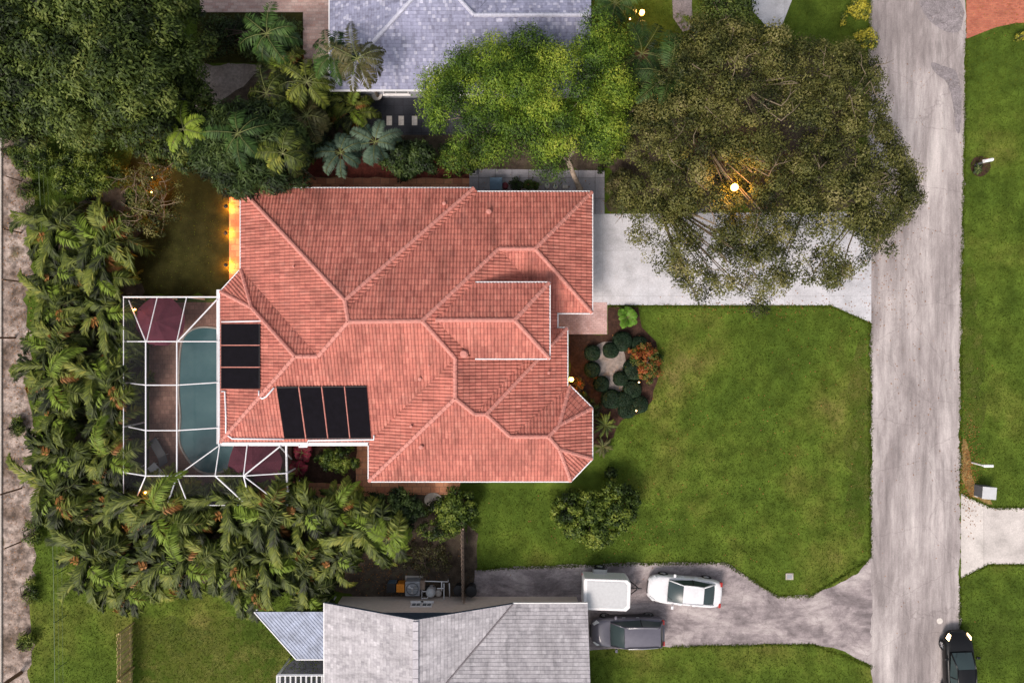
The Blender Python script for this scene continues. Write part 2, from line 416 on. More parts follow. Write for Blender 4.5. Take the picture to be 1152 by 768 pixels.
# ------------------------------------------------------------------ SETTING: the ground
mb = MB(); mb.add([(-400,-400,0),(400,-400,0),(400,400,0),(-400,400,0)], [(0,1,2,3)])
mb.build('ground', m_lawn)['kind'] = 'structure'
PAVED = []      # pixel outlines where no grass grows
def pave(name, pix, z, mat, **k):
    PAVED.append(pix); return sheet(name, pix, z, mat, **k)
pave('street', [(978,-900),(1087,-900),(1086,60),(1085,160),(1082,300),(1080,420),(1080,768),(1080,1700),(981,1700),(980,700),(979,300),(977,60)], .016, m_street, step=.3, amp=.09, sa=.05, seed=3)
for pts, mt, sd in (([(1045,68),(1062,75),(1080,80),(1082,150),(1074,150),(1070,95),(1050,82)], m_patch, 2),
    ([(1030,-6),(1084,-6),(1083,36),(1068,38),(1052,30),(1040,18)], m_patch, 1)):
    PAVED.append(pts); sheet('asphalt_patch', smooth_px(pts, 2), .020+.001*sd*.0+.0005*sd, mt, step=.25, amp=.05, sa=.08, seed=sd)
# dark specks on the road
pave('driveway', [(666,241),(980,238),(980,363),(935,343.5),(666,343)], .024, m_drive, thick=.02)
pave('driveway', [(655,700),(534,700),(534,641),(600,636),(700,633),(815,632),(836,645),(860,662),(876,670),(912,669),(945,655),(965,645),(978,628),(982,628),(982,750),(975,745),(950,732),(915,724),(870,724),(760,727),(655,731)], .012, m_oldasphalt, step=.4, amp=.04, sa=.03, seed=5)
pave('driveway', [(1081,555),(1115,571),(1240,571),(1240,634),(1112,634),(1081,650)], .022, m_drive2, thick=.02)
pave('driveway', [(1087,-80),(1240,-80),(1240,28),(1143,26),(1120,31),(1087,44)], .022, m_brick, thick=.02)
pave('driveway', [(846,-200),(893,-200),(893,-5),(878,33),(862,30),(846,12)], .020, m_drive, thick=.01)
pave('driveway', [(752,-200),(778,-200),(778,33),(768,36),(757,20)], .018, m_patch, amp=.05)
pave('path', [(528,190),(680,192),(680,241),(666,241),(666,216),(528,216)], .03, m_walk, thick=.02)
pave('path', [(618,340),(683,340),(683,376),(618,376)], .028, m_pinkpaver, thick=.02)
pave('path', [(250,222),(275,222),(275,316),(250,316)][:0] or [(258,222),(276,222),(276,320),(258,320)], .02, m_terrapaver, thick=.02)
pave('path', [(300,199),(528,201),(528,215),(300,215)], .014, m_terrapaver, amp=.05, step=.5)
pave('mulch_bed', [(330,176),(480,178),(528,188),(528,201),(300,199)], .008, m_mulch, amp=.1)
pave('path', [(325,541),(400,545),(402,490),(416,490),(418,538),(520,536),(514,556),(470,556),(440,556),(350,562),(325,556)], .02, m_terrapaver, amp=.04, step=.5)
pave('patio', [(371,95),(500,95),(560,100),(560,152),(410,152),(371,140)], .012, m_darkpatio)
pave('patio', [(225,-90),(371,-90),(371,72),(341,72),(341,14),(225,14)], .012, m_pinkpaver2, thick=.01)
pave('gravel_bed', [(222,73),(345,71),(340,140),(235,150),(215,120)], .006, m_gravel, amp=.15)
pave('sandy_strip', [(-400,-900),(30,-900),(36,0),(38,160),(33,215),(34,300),(30,360),(38,500),(40,600),(36,640),(34,768),(33,1600),(-400,1600)], .004, m_sand, step=.4, amp=.2, sa=.2, seed=9)
sheet('concrete_kerb', [(-3,-300),(3,-300),(3,1200),(-3,1200)], .12, m_stone, thick=.12)
# turf with shade painted into its colour, worn turf, bare soil
sheet('painted_shade_lawn', [(150,170),(275,150),(275,320),(250,334),(150,334)], .004, m_lawn_dark, amp=.2, sa=.2)
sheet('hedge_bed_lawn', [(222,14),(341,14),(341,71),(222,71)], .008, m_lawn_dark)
sheet('worn_lawn', [(150,700),(330,700),(336,768),(336,900),(150,900)], .004, m_lawn_dry, amp=.25, sa=.3, seed=4)
pave('soil_bed', [(400,545),(524,560),(525,600),(528,690),(440,690),(380,660),(395,600)], .005, m_soil, amp=.25, sa=.2, seed=2)
pave('soil_bed', [(526,590),(538,600),(536,650),(524,690)], .006, m_soil, amp=.1, seed=6)
pave('soil_bed', [(60,240),(150,200),(165,560),(420,560),(420,670),(300,660),(100,650),(60,560)], .006, m_soil, amp=.3, sa=.3, seed=12)
pave('soil_bed', [(300,72),(371,75),(410,110),(410,150),(560,150),(690,150),(690,190),(300,200),(225,170),(230,130)], .007, m_soil, amp=.2, seed=14)
pave('soil_bed', [(680,60),(860,60),(960,60),(975,237),(684,237),(684,150)], .005, m_soil, amp=.25, sa=.3, seed=15)
pave('mulch_bed', [(640,376),(684,376),(684,344),(718,345),(722,368),(738,384),(742,420),(734,450),(722,464),(700,472),(690,492),(670,502),(640,500)], .009, m_brownmulch, amp=.08, sa=.06, seed=16)
pave('mulch_bed', [(322,500),(402,500),(402,545),(322,541)], .010, m_brownmulch, amp=.1)
pave('gravel_bed', smooth_px([(674,384),(698,384),(704,400),(706,436),(696,446),(682,436),(668,420),(664,398)], 2), .013, m_gravel, amp=.06)
sheet('worn_lawn', smooth_px([(962,380),(979,380),(979,600),(955,610),(950,500)],2), .003, m_lawn_dry, amp=.3, sa=.3, seed=20)
sheet('worn_lawn', smooth_px([(1082,300),(1098,300),(1106,400),(1112,470),(1090,500),(1082,480)],2), .003, m_lawn_dry, amp=.3, sa=.3, seed=21)
pave('leaf_litter', smooth_px([(1081,490),(1090,500),(1092,540),(1112,556),(1118,571),(1081,553)],1), .006, layered('leaf_litter_ground', [(.3,(.10,.06,.02)),(.6,(.28,.19,.07)),(.8,(.07,.09,.02))], 1.5,[(.3,.6),(.7,1.3)],5,16), amp=.12)
for (x, y, r) in ((1055,187.5,0),):
    pass

# ------------------------------------------------------------------ roofs
def plane(n, ref, z0, s=.42):
    """inward horizontal direction n, a pixel on the eave, height of the eave"""
    n = Vector(n).normalized(); r = P(ref[0], ref[1], z0)
    return (n, n.dot(Vector((r.x, r.y))), z0, s)
def zon(pl, px, py):
    n, c, z0, s = pl; uv = Vector(((px-576)/S, (384-py)/S)); d = n.dot(uv)
    return (z0 + s*(d-c)) / (1 + s*d/H)
def seg_tri(poly):
    from mathutils.geometry import tessellate_polygon
    return tessellate_polygon([[Vector((p.x, p.y, 0)) for p in poly]])
def tile_face(name, pts, pl, mat, root, org, tw=.2, th=.38, amp=.034, step=.03):
    """one roof slope covered with real tile courses, clipped to its outline"""
    n, c, z0, s = pl; e = Vector((-n.y, n.x)); cs = math.sqrt(1+s*s)
    V = []; F = []; UV = []
    prof = [(0,0),(.17,.75),(.33,1),(.5,.9),(.66,.35),(.82,0)] if amp else [(0,0)]
    for tri in seg_tri(pts):
        T = [pts[i] for i in tri]
        A, B, C = T
        ar = (B.x-A.x)*(C.y-A.y)-(C.x-A.x)*(B.y-A.y)
        if abs(ar) < 1e-4: continue
        if ar < 0: B, C = C, B; T = [A, B, C]
        nz = (B-A).cross(C-A)
        zf = lambda x, y: A.z - (nz.x*(x-A.x)+nz.y*(y-A.y))/nz.z
        us = [e.dot(Vector((p.x,p.y))) for p in T]; ws = [(n.dot(Vector((p.x,p.y)))-c) for p in T]
        hth = th/cs
        u0 = math.floor(min(us)/tw)-1; u1 = math.ceil(max(us)/tw)+1
        w0 = math.floor(min(ws)/hth)-1; w1 = math.ceil(max(ws)/hth)+1
        bm = bmesh.new(); uvl = bm.loops.layers.uv.new('u')
        ul = []
        if amp:
            for k in range(u0, u1):
                for f, hh in prof: ul.append((k*tw+f*tw, hh*amp*1.6))
        else:
            ul = [(u0*tw, 0), (u1*tw, 0)]
        zl = bm.verts.layers.float.new('h')
        for j in range(w0, w1):
            for (wa, wb, ha, hb) in ((j*hth, (j+1)*hth-.001, step, 0), ((j+1)*hth-.001, (j+1)*hth, 0, step)):
                ra = []; rb = []
                for (u, h) in ul:
                    for (w, hh, row) in ((wa, ha, ra), (wb, hb, rb)):
                        xy = e*u + n*(w+c); v = bm.verts.new((xy.x, xy.y, 0)); v[zl] = h+hh; row.append(v)
                for i in range(len(ul)-1):
                    bm.faces.new((ra[i], ra[i+1], rb[i+1], rb[i]))
        for a, b in ((A,B),(B,C),(C,A)):
            d = Vector((b.x-a.x, b.y-a.y)); nr = Vector((d.y, -d.x, 0)).normalized()
            bmesh.ops.bisect_plane(bm, geom=bm.verts[:]+bm.edges[:]+bm.faces[:], plane_co=(a.x,a.y,0), plane_no=nr, clear_outer=True, dist=1e-5)
        bm.verts.index_update(); k = len(V)
        for v in bm.verts:
            V.append((v.co.x-org.x, v.co.y-org.y, zf(v.co.x, v.co.y)+v[zl]-org.z))
        for f in bm.faces:
            idx = [v.index+k for v in f.verts]
            nrm = f.normal
            if f.calc_area() < 1e-9: continue
            f.normal_update()
            if f.normal.z < 0: idx = idx[::-1]
            F.append(idx)
        bm.free()
    me = me_from(V, F, name)
    uvx = me.uv_layers.new(name='UVMap'); li = np.empty(len(me.loops), dtype=np.int32); me.loops.foreach_get('vertex_index', li)
    co = np.array(V)[li]; x = co[:,0]+org.x; y = co[:,1]+org.y
    uv = np.stack([e.x*x+e.y*y+1000*tw, ((n.x*x+n.y*y)-c)*cs+100*th+.001], 1)
    uvx.data.foreach_set('uv', uv.ravel().astype(np.float32))
    return link(name, me, mat, root)
def cap_tube(name, a, b, mat, root, org, r=.13, bump_n=.38):
    """a ridge of overlapping half-round cap tiles"""
    L = (b-a).length; k = max(2, int(L/bump_n)); pts = []; rs = []
    for i in range(k):
        pts += [a.lerp(b, i/k), a.lerp(b, (i+.96)/k)]; rs += [r*1.12, r*.92]
    return MB(org).tube(pts, rs, 8).build(name, mat, root)
def offset_poly(poly, d):
    n = len(poly); ar = sum(poly[i][0]*poly[(i+1)%n][1]-poly[(i+1)%n][0]*poly[i][1] for i in range(n))
    if ar < 0: poly = poly[::-1]
    out = []
    for i in range(n):
        p0, p1, p2 = (Vector(poly[(i+k)%n][:2]) for k in (-1,0,1))
        d1 = (p1-p0).normalized(); d2 = (p2-p1).normalized()
        n1 = Vector((-d1.y, d1.x)); n2 = Vector((-d2.y, d2.x))
        b = n1+n2
        if b.length < 1e-4: out.append(tuple(p1+n1*d)); continue
        b = b.normalized(); out.append(tuple(p1 + b*d/max(.35, b.dot(n1))))
    return out
def window(root, org, cpos, nrm, w=1.4, h=1.2, name='window'):
    """a framed window set on a wall"""
    n = Vector((nrm[0], nrm[1], 0)).normalized(); rz = math.atan2(n.y, n.x)+PI/2; c = Vector(cpos)
    t = Vector((-n.y, n.x, 0))
    f = MB(org)
    for s_ in (-1,1): f.box(c+t*s_*(w/2)+n*.03, (.08,.07,h+.08), rz); f.box(c+Vector((0,0,s_*h/2))+n*.03, (w-.08,.065,.08), rz)
    f.box(c+n*.028, (.04,.05,h-.08), rz)
    fo = f.build(name, m_whitepaint, root)
    MB(org).box(c+n*.012, (w-.06,.02,h-.06), rz).build('pane', m_glass, fo)
    MB(org).box(c+n*.06-Vector((0,0,h/2+.07)), (w+.2,.16,.05), rz).build('sill', m_whitepaint, fo)

# ---- the terracotta house
org = P(450, 370, 0)
red = thing('house', 'large house with a terracotta tile hip roof in the middle of the photo', 'house', org)
Z0 = 2.9
PL = dict(NA=plane((0,-1),(400,212),Z0), NB=plane((0,-1),(600,216),Z0), WA=plane((1,0),(271,250),Z0), S=plane((0,1),(330,497),Z0),
  WC=plane((1,0),(248,400),Z0), NW=plane((25,-23),(259.5,315.5),Z0), NC=plane((0,-1),(280,303),Z0), EA=plane((-1,0),(537,214),Z0),
  SE=plane((0,1),(500,541),Z0), WE=plane((1,0),(415,520),Z0), EE=plane((-1,0),(666,490),Z0), NE=plane((0,-1),(650,434),Z0),
  C1=plane((-1,-1),(653.5,446.5),Z0), C2=plane((-1,1),(654,528.5),Z0), F2=plane((-1,0),(638,400),Z0,.37), NF=plane((0,-1),(630,369),Z0,.37),
  G=plane((-1,0),(626,400),Z0), BS=plane((0,1),(640,352),Z0), BE=plane((-1,0),(666,280),Z0),
  ND=plane((0,-1),(570,318),5.0), SD=plane((0,1),(570,403),5.0), ED=plane((-1,0),(618,360),5.0))
FACES = [('NA',[(271,212),(533,212),(388,338)]), ('EA',[(533,212),(538,216),(391,347),(388,338)]),
 ('NB',[(538,216),(666,216),(602,280),(561,280),(475,361),(392,362),(391,347)]),
 ('WA',[(271,212),(388,338),(391,347),(392,362),(358,401),(271,303)]), ('NC',[(271,303),(358,401),(332,401),(283,346)]),
 ('NW',[(271,303),(283,346),(248,328)]), ('WC',[(248,328),(283,346),(332,401),(248,497)]),
 ('S',[(248,497),(332,401),(358,401),(392,362),(475,361),(512,403),(415,497)]), ('WE',[(415,497),(512,403),(512,448),(415,541)]),
 ('SE',[(415,541),(512,448),(534,466),(547,466),(574,491),(617,491),(629,505),(642,541)]), ('C2',[(642,541),(629,505),(666,516)]),
 ('EE',[(666,516),(629,505),(617,491),(629,478),(666,459)]), ('C1',[(666,459),(629,478),(641,434)]), ('NE',[(641,434),(629,478),(617,491),(574,491)]),
 ('F2',[(638,434),(641,434),(574,491),(547,466),(638,369)]), ('NF',[(638,369),(547,466),(534,466),(623,369)]),
 ('G',[(475,361),(561,280),(627,352),(627,369),(623,369),(534,466),(512,448),(512,403)]), ('BS',[(561,280),(602,280),(666,352),(627,352)]),
 ('BE',[(602,280),(666,216),(666,352)]),
 ('ND',[(490,360),(531,318),(618,318),(579,360)]), ('SD',[(490,360),(579,360),(618,403),(533,403)]), ('ED',[(579,360),(618,318),(618,403)])]
acc = {}
for k, poly in FACES:
    for p in poly: acc.setdefault(p, []).append(zon(PL[k], *p))
def vz(p):
    zs = acc[p]
    if p in ((531,318),(533,403),(618,318),(618,403)): return 5.0
    return sum(zs)/len(zs)
VZ = {p: P(p[0], p[1], vz(p)) for p in acc}
VZ[(490,360)] = P(490,360, max(acc[(490,360)]))
for k, poly in FACES:
    fn = tile_face('roof_slope', [VZ[p] for p in poly], PL[k], m_redtile, red, org)
caps = [((271,212),(388,338)),((533,212),(388,338)),((388,338),(392,362)),((392,362),(475,361)),((475,361),(561,280)),((561,280),(602,280)),((602,280),(666,216)),((602,280),(666,352)),
 ((392,362),(358,401)),((358,401),(332,401)),((332,401),(248,497)),((332,401),(283,346)),((283,346),(248,328)),((283,346),(271,303)),((475,361),(512,403)),((512,403),(512,448)),((512,448),(415,541)),
 ((512,448),(534,466)),((534,466),(547,466)),((547,466),(638,369)),((547,466),(574,491)),((574,491),(617,491)),((617,491),(629,478)),((617,491),(629,505)),((629,478),(641,434)),((629,478),(666,459)),((629,505),(666,516)),((629,505),(642,541)),
 ((490,360),(579,360)),((579,360),(618,318)),((579,360),(618,403))]
for a, b in caps: cap_tube('ridge_cap', VZ[a]+Vector((0,0,.02)), VZ[b]+Vector((0,0,.02)), m_cap, red, org)
out1 = [(271,212),(533,212),(533,216),(666,216),(666,352),(627,352),(627,369),(638,369),(638,434),(641,434),(666,459),(666,516),(642,541),(415,541),(415,497),(248,497),(248,328),(271,303)]
ow = [tuple(P(x,y,Z0)[:2]) for x,y in out1]
MB(org).prism(offset_poly(ow, .06), Z0-.20, Z0-.14).build('soffit', m_whitepaint, red)
MB(org).prism(offset_poly(ow, .55), 0, Z0-.202).build('wall', m_stucco, red)
for i in range(len(out1)):
    a, b = P(*out1[i], Z0), P(*out1[(i+1)%len(out1)], Z0)
    if (b-a).length < .6: continue
    wide = out1[i] in ((415,497),(248,497))
    d = (b-a).normalized(); o_ = Vector((d.y, -d.x, 0)) * -1    # outline runs clockwise: outside is on the left
    rz = math.atan2(d.y, d.x); mid = (a+b)/2 + o_*(.13 if wide else .04)
    MB(org).box(mid-Vector((0,0,.06)), ((b-a).length+(.06 if not wide else .25), .22 if wide else .07, .16), rz).build('gutter', m_white, red, bevel=.01)
# the raised entrance block
outD = [(522,318),(618,318),(618,403),(522,403)]
od = [tuple(P(x,y,5.0)[:2]) for x,y in outD]
MB(org).prism(offset_poly(od, .45), 2.0, 4.9).build('entrance_wall', m_stucco, red)
MB(org).prism([tuple(P(x,y,5.0)[:2]) for x,y in [(548,321),(615,321),(615,400),(548,400)]], 4.86, 4.93).build('soffit', m_whitepaint, red)
for (a,b) in (((533,318),(618,318)),((618,318),(618,403)),((618,403),(535,403))):
    A, B = P(*a,5.0), P(*b,5.0); d=(B-A).normalized(); o_=Vector((-d.y,d.x,0)); MB(org).box((A+B)/2+o_*.04-Vector((0,0,.05)), ((B-A).length+.06,.07,.15), math.atan2(d.y,d.x)).build('gutter', m_white, red, bevel=.01)
# openings: garage door, entrance door, windows
g = P(666,280,Z0); gx = g.x-.55
gd = MB(org)
for k in range(4): gd.box((gx+.03, P(0,284).y, .30+k*.53), (.05,4.9,.50))
gdo = gd.build('garage_door', m_whitepaint, red, bevel=.01)
fx = P(627,360,Z0).x-.55
MB(org).box((fx+.03, P(0,361,Z0).y, 1.05), (.06,.95,2.1)).build('front_door', m_wood, red, bevel=.01)
for (x,y,n,w) in ((666,490,(1,0),1.8),(638,400,(1,0),1.6),(330,212,(0,1),1.4),(430,212,(0,1),1.4),(600,216,(0,1),1.2),(248,410,(-1,0),2.4),(271,255,(-1,0),1.6),(300,497,(0,-1),2.0),(380,497,(0,-1),1.4),(460,541,(0,-1),1.4),(560,541,(0,-1),1.8)):
    b = P(x,y,Z0); window(red, org, (b.x-n[0]*.55*1.0, b.y-n[1]*.55, 1.5), n, w)
window(red, org, (P(618,360,5).x-.45, P(618,360,5).y, 4.1), (1,0), 1.8, .9)
# vents on the roof
def on(k, px, py, dz=0): 
    z = zon(PL[k], px, py); return P(px, py, z)+Vector((0,0,dz))
for k,x,y,r,h in (('S',473,426,.09,.3),('S',483,411,.05,.25),('WE',463,479,.07,.3),('SE',474,502,.10,.3),('G',522,398,.14,.25),('F2',617,419,.07,.3),('NA',500,230,.09,.3),('NB',550,239,.12,.25),('WA',331,300,.05,.2)):
    b = on(k,x,y); v = MB(org).lathe(b-Vector((0,0,.05)), [(r*1.8,0),(r*1.7,.08),(r,.1),(r,h),(r*1.25,h+.01),(r*1.25,h+.06),(.01,h+.08)], 12).build('vent_pipe', m_cap, red)
from mathutils.geometry import intersect_ray_tri
def real(k, px, py, dz=0):
    poly=[VZ[p] for p in dict(FACES)[k]]; o=Vector((0,0,H)); d=(P(px,py,0)-o).normalized()
    for tri in seg_tri(poly):
        h=intersect_ray_tri(*[poly[i] for i in tri],d,o,True)
        if h: return h+Vector((0,0,dz))
    return on(k,px,py,dz)
# solar pool heating mats (lie on the roof: things of their own)
def solar(corners, k, n, vertical, label):
    A,B,C,D=[Vector(c) for c in corners]
    def G(u,v,dz=.10):
        p=A.lerp(B,u).lerp(D.lerp(C,u),v); return real(k,p.x,p.y,dz)
    o=G(0,0); t=thing('solar_panel',label,'solar panel',o)
    for i in range(n):
        f0,f1=(i+.02)/n,(i+.955)/n; m=44; rows=6; vs=[]; fs=[]
        for j in range(m+1):
            for r_ in range(rows+1): vs.append(G(f0+(f1-f0)*j/m,r_/rows,.10+(.022 if j%2 else 0)))
        for j in range(m):
            for r_ in range(rows): a=j*(rows+1)+r_; fs.append((a,a+1,a+rows+2,a+rows+1))
        MB(o).add(vs,fs).build('mat',m_solar,t)
        for v in (0.005,.995): MB(o).tube([G(f0,v,.12),G((f0+f1)/2,v,.12),G(f1,v,.12)],.04,8).build('header_pipe',m_black,t)
    for i in range(1,n): MB(o).tube([G((i-.022)/n,v,.055) for v in (0,.25,.5,.75,1)],.035,6).build('strap',m_cap,t)
    return t
solar([(250,364),(250,438),(293,438),(293,364)], 'WC', 3, False, 'three black solar heating mats on the roof edge beside the pool')
solar([(311,435),(414,434),(419,492),(320,493)], 'S', 4, True, 'four black solar heating mats in a row on the south roof slope')
def pvc(name, pts, label, r=.055):
    o = Vector(pts[0]); tag(MB(o).tube(pts, r, 8).build(name, m_white), label, 'pipe'); bpy.data.objects[-1] if False else None
    ob = [x for x in COL.objects if x.name.startswith(name)][-1]
    return ob
def pvc2(name, pts, label, r=.055):
    o = Vector(pts[0]); ob = MB(o).tube(pts, r, 8).build(name, m_white, smooth=True); ob.location = o; return tag(ob, label, 'pipe')
pvc2('white_pipe', [real('WC',250,362,.1), real('WC',294,361,.1)], 'short white pipe along the top of the three roof mats', .045)
pvc2('white_pipe', [real('WC',250,440,.1),real('WC',254,440,.12),real('WC',255,470,.1),real('WC',255,488,.1),real('S',262,493,.1),real('S',320,493.5,.1)], 'long white pipe bending round the roof corner above the pool')
pvc2('white_pipe', [real('WC',292,439,.1),real('WC',292,446,.1),real('S',296,448,.14),real('S',300,446,.12),real('S',309,436,.12)], 'hook shaped white pipe over the hip joining both sets of mats')
pvc2('white_pipe', [real('S',337,500,.1),real('S',337,502,.1),real('S',346,502,.1),real('S',347,495,.1),real('S',414,494,.1),real('S',421,494,.12),real('S',421,489,.12)], 'white pipe under the four mats ending at the roof valley')

# ---- north neighbour, blue grey roof
org = P(500, 30, 0)
nb = thing('house', 'neighbouring house with a blue grey shingle roof at the top edge', 'house', org)
PB = dict(S=plane((0,1),(450,101),2.8,.42), W=plane((1,0),(371,50),2.8,.42), N=plane((0,-1),(450,-150),2.8,.42), E=plane((-1,0),(590,-30),2.8), N2=plane((0,-1),(600,-68),2.8,.42))
ridge_y = -24
cornz = {}
F2_ = [('S',[(371,101),(485,-24),(496,-24),(533,17),(665,17),(665,101)]), ('W',[(371,-150),(371,101),(485,-24)]), ('E',[(496,-24),(533,17),(580,-40),(620,-68),(620,-150)]),
       ('N',[(371,-150),(485,-24),(496,-24),(620,-150)]), ('N2',[(533,17),(665,17),(665,-68),(606,-68)])]
zc = {(371,101):2.8,(371,-150):2.8,(665,101):2.8,(620,-150):2.8,(620,-68):2.8,(665,-68):2.8,(606,-68):2.8}
zc[(485,-24)] = zc[(496,-24)] = zon(PB['S'],485,-24); zc[(533,17)] = zc[(665,17)] = zon(PB['S'],533,17); zc[(580,-40)] = 3.3
VB = {p: P(p[0],p[1],z) for p,z in zc.items()}
for k,poly in F2_: tile_face('roof_slope', [VB[p] for p in poly], PB[k], m_bluetile, nb, org, .17, .22, 0, .014)
for a,b in (((371,101),(485,-24)),((485,-24),(496,-24)),((496,-24),(533,17)),((533,17),(665,17)),((371,-150),(485,-24)),((496,-24),(620,-150))):
    cap_tube('ridge_cap', VB[a]+Vector((0,0,.0)), VB[b]+Vector((0,0,.0)), m_bluecap, nb, org, .12, .25)
wp = [P(x,y,2.8) for x,y in ((371,101),(665,101),(665,-68),(620,-68),(620,-150),(371,-150))]
MB(org).prism(offset_poly([tuple(p[:2]) for p in wp], .5), 0, 2.6).build('wall', m_grayst, nb)
MB(org).prism(offset_poly([tuple(p[:2]) for p in wp], .05), 2.6, 2.66).build('soffit', m_whitepaint, nb)
gx = P(665,17,2.8)
MB(org).add([P(665,101,2.8)+Vector((-.5,.5,-.1)),P(665,-68,2.8)+Vector((-.5,-.5,-.1)),VB[(665,17)]+Vector((-.5,0,-.15))],[(0,1,2)]).build('gable', m_grayst, nb)
a,b=wp[0],wp[1]; MB(org).box((a+b)/2+Vector((0,-.04,-.06)),((b-a).length,.07,.16)).build('gutter', m_white, nb)
a,b=wp[0],wp[5]; MB(org).box((a+b)/2+Vector((-.04,0,-.06)),(.07,(b-a).length,.16)).build('gutter', m_white, nb)
for x in (440,520,600): q=P(x,101,2.8); window(nb, org, (q.x,q.y+.5,1.4), (0,-1), 1.6)

# ---- south neighbour, pale grey roof
org = P(520, 740, 0)
sb = thing('house', 'neighbouring house with a pale grey shingle roof at the bottom edge', 'house', org)
PS = dict(GW=plane((1,0),(365,740),2.5,.36), GE=plane((-1,0),(577,740),2.5,.36), N=plane((0,-1),(620,679),2.5,.36))
ez = 2.5; xr = 467.5
zr_ = zon(PS['GW'], xr, 697)
V = {}
V['wl']=P(365,678,ez); V['pk']=P(xr,697,zr_); V['el']=P(577,679,ez); V['er']=P(661,679,ez)
V['wl2']=Vector((V['wl'].x,-33,ez)); V['pk2']=Vector((V['pk'].x,-33,V['pk'].z))
run=7.2; zz=ez+.36*run
V['r1']=Vector((V['er'].x, V['er'].y-run, zz)); 
# valley: both planes rise from the corner el
V['r0']=Vector((V['el'].x-run, V['er'].y-run, zz))
tpk=(V['pk'].z-ez)/.36
V['vm']=Vector((V['pk'].x, V['el'].y-tpk, V['pk'].z)) 
tile_face('roof_slope',[V['wl'],V['pk'],V['pk2'],V['wl2']],PS['GW'],m_greytile,sb,org,.26,.22,0,.012)
tile_face('roof_slope',[V['pk'],V['el'],V['vm']],PS['GE'],m_greytile,sb,org,.26,.22,0,.012)
tile_face('roof_slope',[V['el'],V['er'],V['r1'],V['r0'],V['vm']] if V['r0'].x<V['vm'].x else [V['el'],V['er'],V['r1'],V['r0']],PS['N'],m_greytile,sb,org,.26,.22,0,.012)
PSs = (Vector((0,1)), V['r1'].y-run, ez, .36)
tile_face('roof_slope',[V['r0'],V['r1'],V['r1']+Vector((0,-run,-run*.36)),Vector((V['pk'].x,V['r1'].y-run,ez)),],PSs,m_greytile,sb,org,.26,.22,0,.012)
# flat square cap tiles on the ridge
cp=MB(org)
yy=V['pk'].y-.1
while yy>-33: cp.box((V['pk'].x,yy-.26,V['pk'].z+.04),(.34,.53,.04)); yy-=.56
cp.build('ridge_cap', m_greycap, sb)
MB(org).tube([V['el']+Vector((0,0,.03)),V['vm']+Vector((0,0,.03))],.05,6).build('valley_flashing', m_valley, sb)
for a,b,nm in (('wl','pk','gable_trim'),('pk','el','gable_trim')):
    A,B=V[a],V[b]; o1=Vector((0,.02,0)); MB(org).add([A+o1,B+o1,B+o1-Vector((0,0,.18)),A+o1-Vector((0,0,.18)),A+o1+Vector((0,-.03,0)),B+o1+Vector((0,-.03,0)),B+o1+Vector((0,-.03,-.18)),A+o1+Vector((0,-.03,-.18))],[(0,1,2,3),(4,7,6,5),(0,4,5,1),(3,2,6,7)]).build(nm, m_bluesiding, sb)
A,B=V['el'],V['er']; MB(org).box((A+B)/2+Vector((0,.03,-.08)),((B-A).length,.08,.16)).build('gutter', m_whitepaint, sb)
A,B=V['er'],V['r1']; MB(org).add([A,B,B-Vector((0,0,.2)),A-Vector((0,0,.2))],[(3,2,1,0)]).build('gable_trim', m_whitepaint, sb)
A,B=V['wl'],V['wl2']; MB(org).box((A+B)/2+Vector((-.03,0,-.08)),(.08,(B-A).length,.16)).build('gutter', m_whitepaint, sb)
wy = V['el'].y-.55
MB(org).prism([(V['wl'].x+.5,wy+.08),(V['er'].x-.45,wy+.08),(V['er'].x-.45,-33),(V['wl'].x+.5,-33)],0,2.6).build('wall', m_beige, sb)
gp=[Vector((V['wl'].x+.5,wy+.05,2.59)),Vector((V['el'].x-.3,wy+.05,2.59)),Vector((V['pk'].x,wy+.05,V['pk'].z-.1))]
MB(org).add(gp+[p+Vector((0,-.1,0)) for p in gp],[(0,2,1),(3,4,5)]).build('gable', m_bluesiding, sb)
for x in (468,480): q=P(x,684,1.6); window(sb, org, (q.x, wy+.09, 1.5), (0,1), .62, .55)

# ------------------------------------------------------------------ pool and its screened cage
mb=MB(); 
DECK=[(158,334),(248,334),(248,497),(325,497),(325,565),(158,565)]
PAVED.append([(140,334),(250,334),(250,500),(325,500),(325,570),(140,570)])
sheet('pool_deck', [(168,340),(255,340),(255,488),(328,488),(328,552),(168,552)], .034, m_deckpaver, thick=.034)
pool=[(203,385),(212,372),(226,367),(246,369),(262,374),(262,400),(262,470),(264,500),(262,526),(240,534),(222,530),(208,512),(201,495),(204,470),(201,440)]
sheet('pool_water', smooth_px(pool,2), .040, m_water)
ps=smooth_px(pool,2); c=MB()
pp=[P(x,y) for x,y in ps]; c.tube([p+Vector((0,0,.05)) for p in pp]+[pp[0]+Vector((0,0,.05))], .07, 6, cap=False)
cp_=c.build('pool_coping', m_stone); cp_['kind']='structure'
org=P(200,440,0)
cage=thing('pool_enclosure','white framed screen cage over the swimming pool','screen enclosure',org)
zt, ze = 3.25, 2.45
def beam(a, b, w=.036, nm='beam'):
    return MB(org).tube([a,b], w, 6).build(nm, m_white, cage)
K = {}   # knee points (z=zt) and edge points (z=ze)
ys=[384,433,484,535]
kx=[164,199]; hx=246
T=lambda x,y: P(x,y,zt); E=lambda x,y: P(x,y,ze)
Hs=lambda x,y: P(x,y,3.0)
for x in kx: beam(T(x,384),T(x,535),.048)
for y,(yl,xl) in zip(ys,((384,143),(431,147),(480,145),(531,139))):
    beam(T(164,y),T(199,y)); beam(T(199,y),Hs(246,y-(3 if y in(433,484) else 0)) if y<500 else T(242,535)); beam(E(xl,yl),T(164,y),.04)
beam(E(139,334),E(139,560),.03); beam(E(139,334),E(246,334),.05); beam(E(145,338),T(164,384),.04)
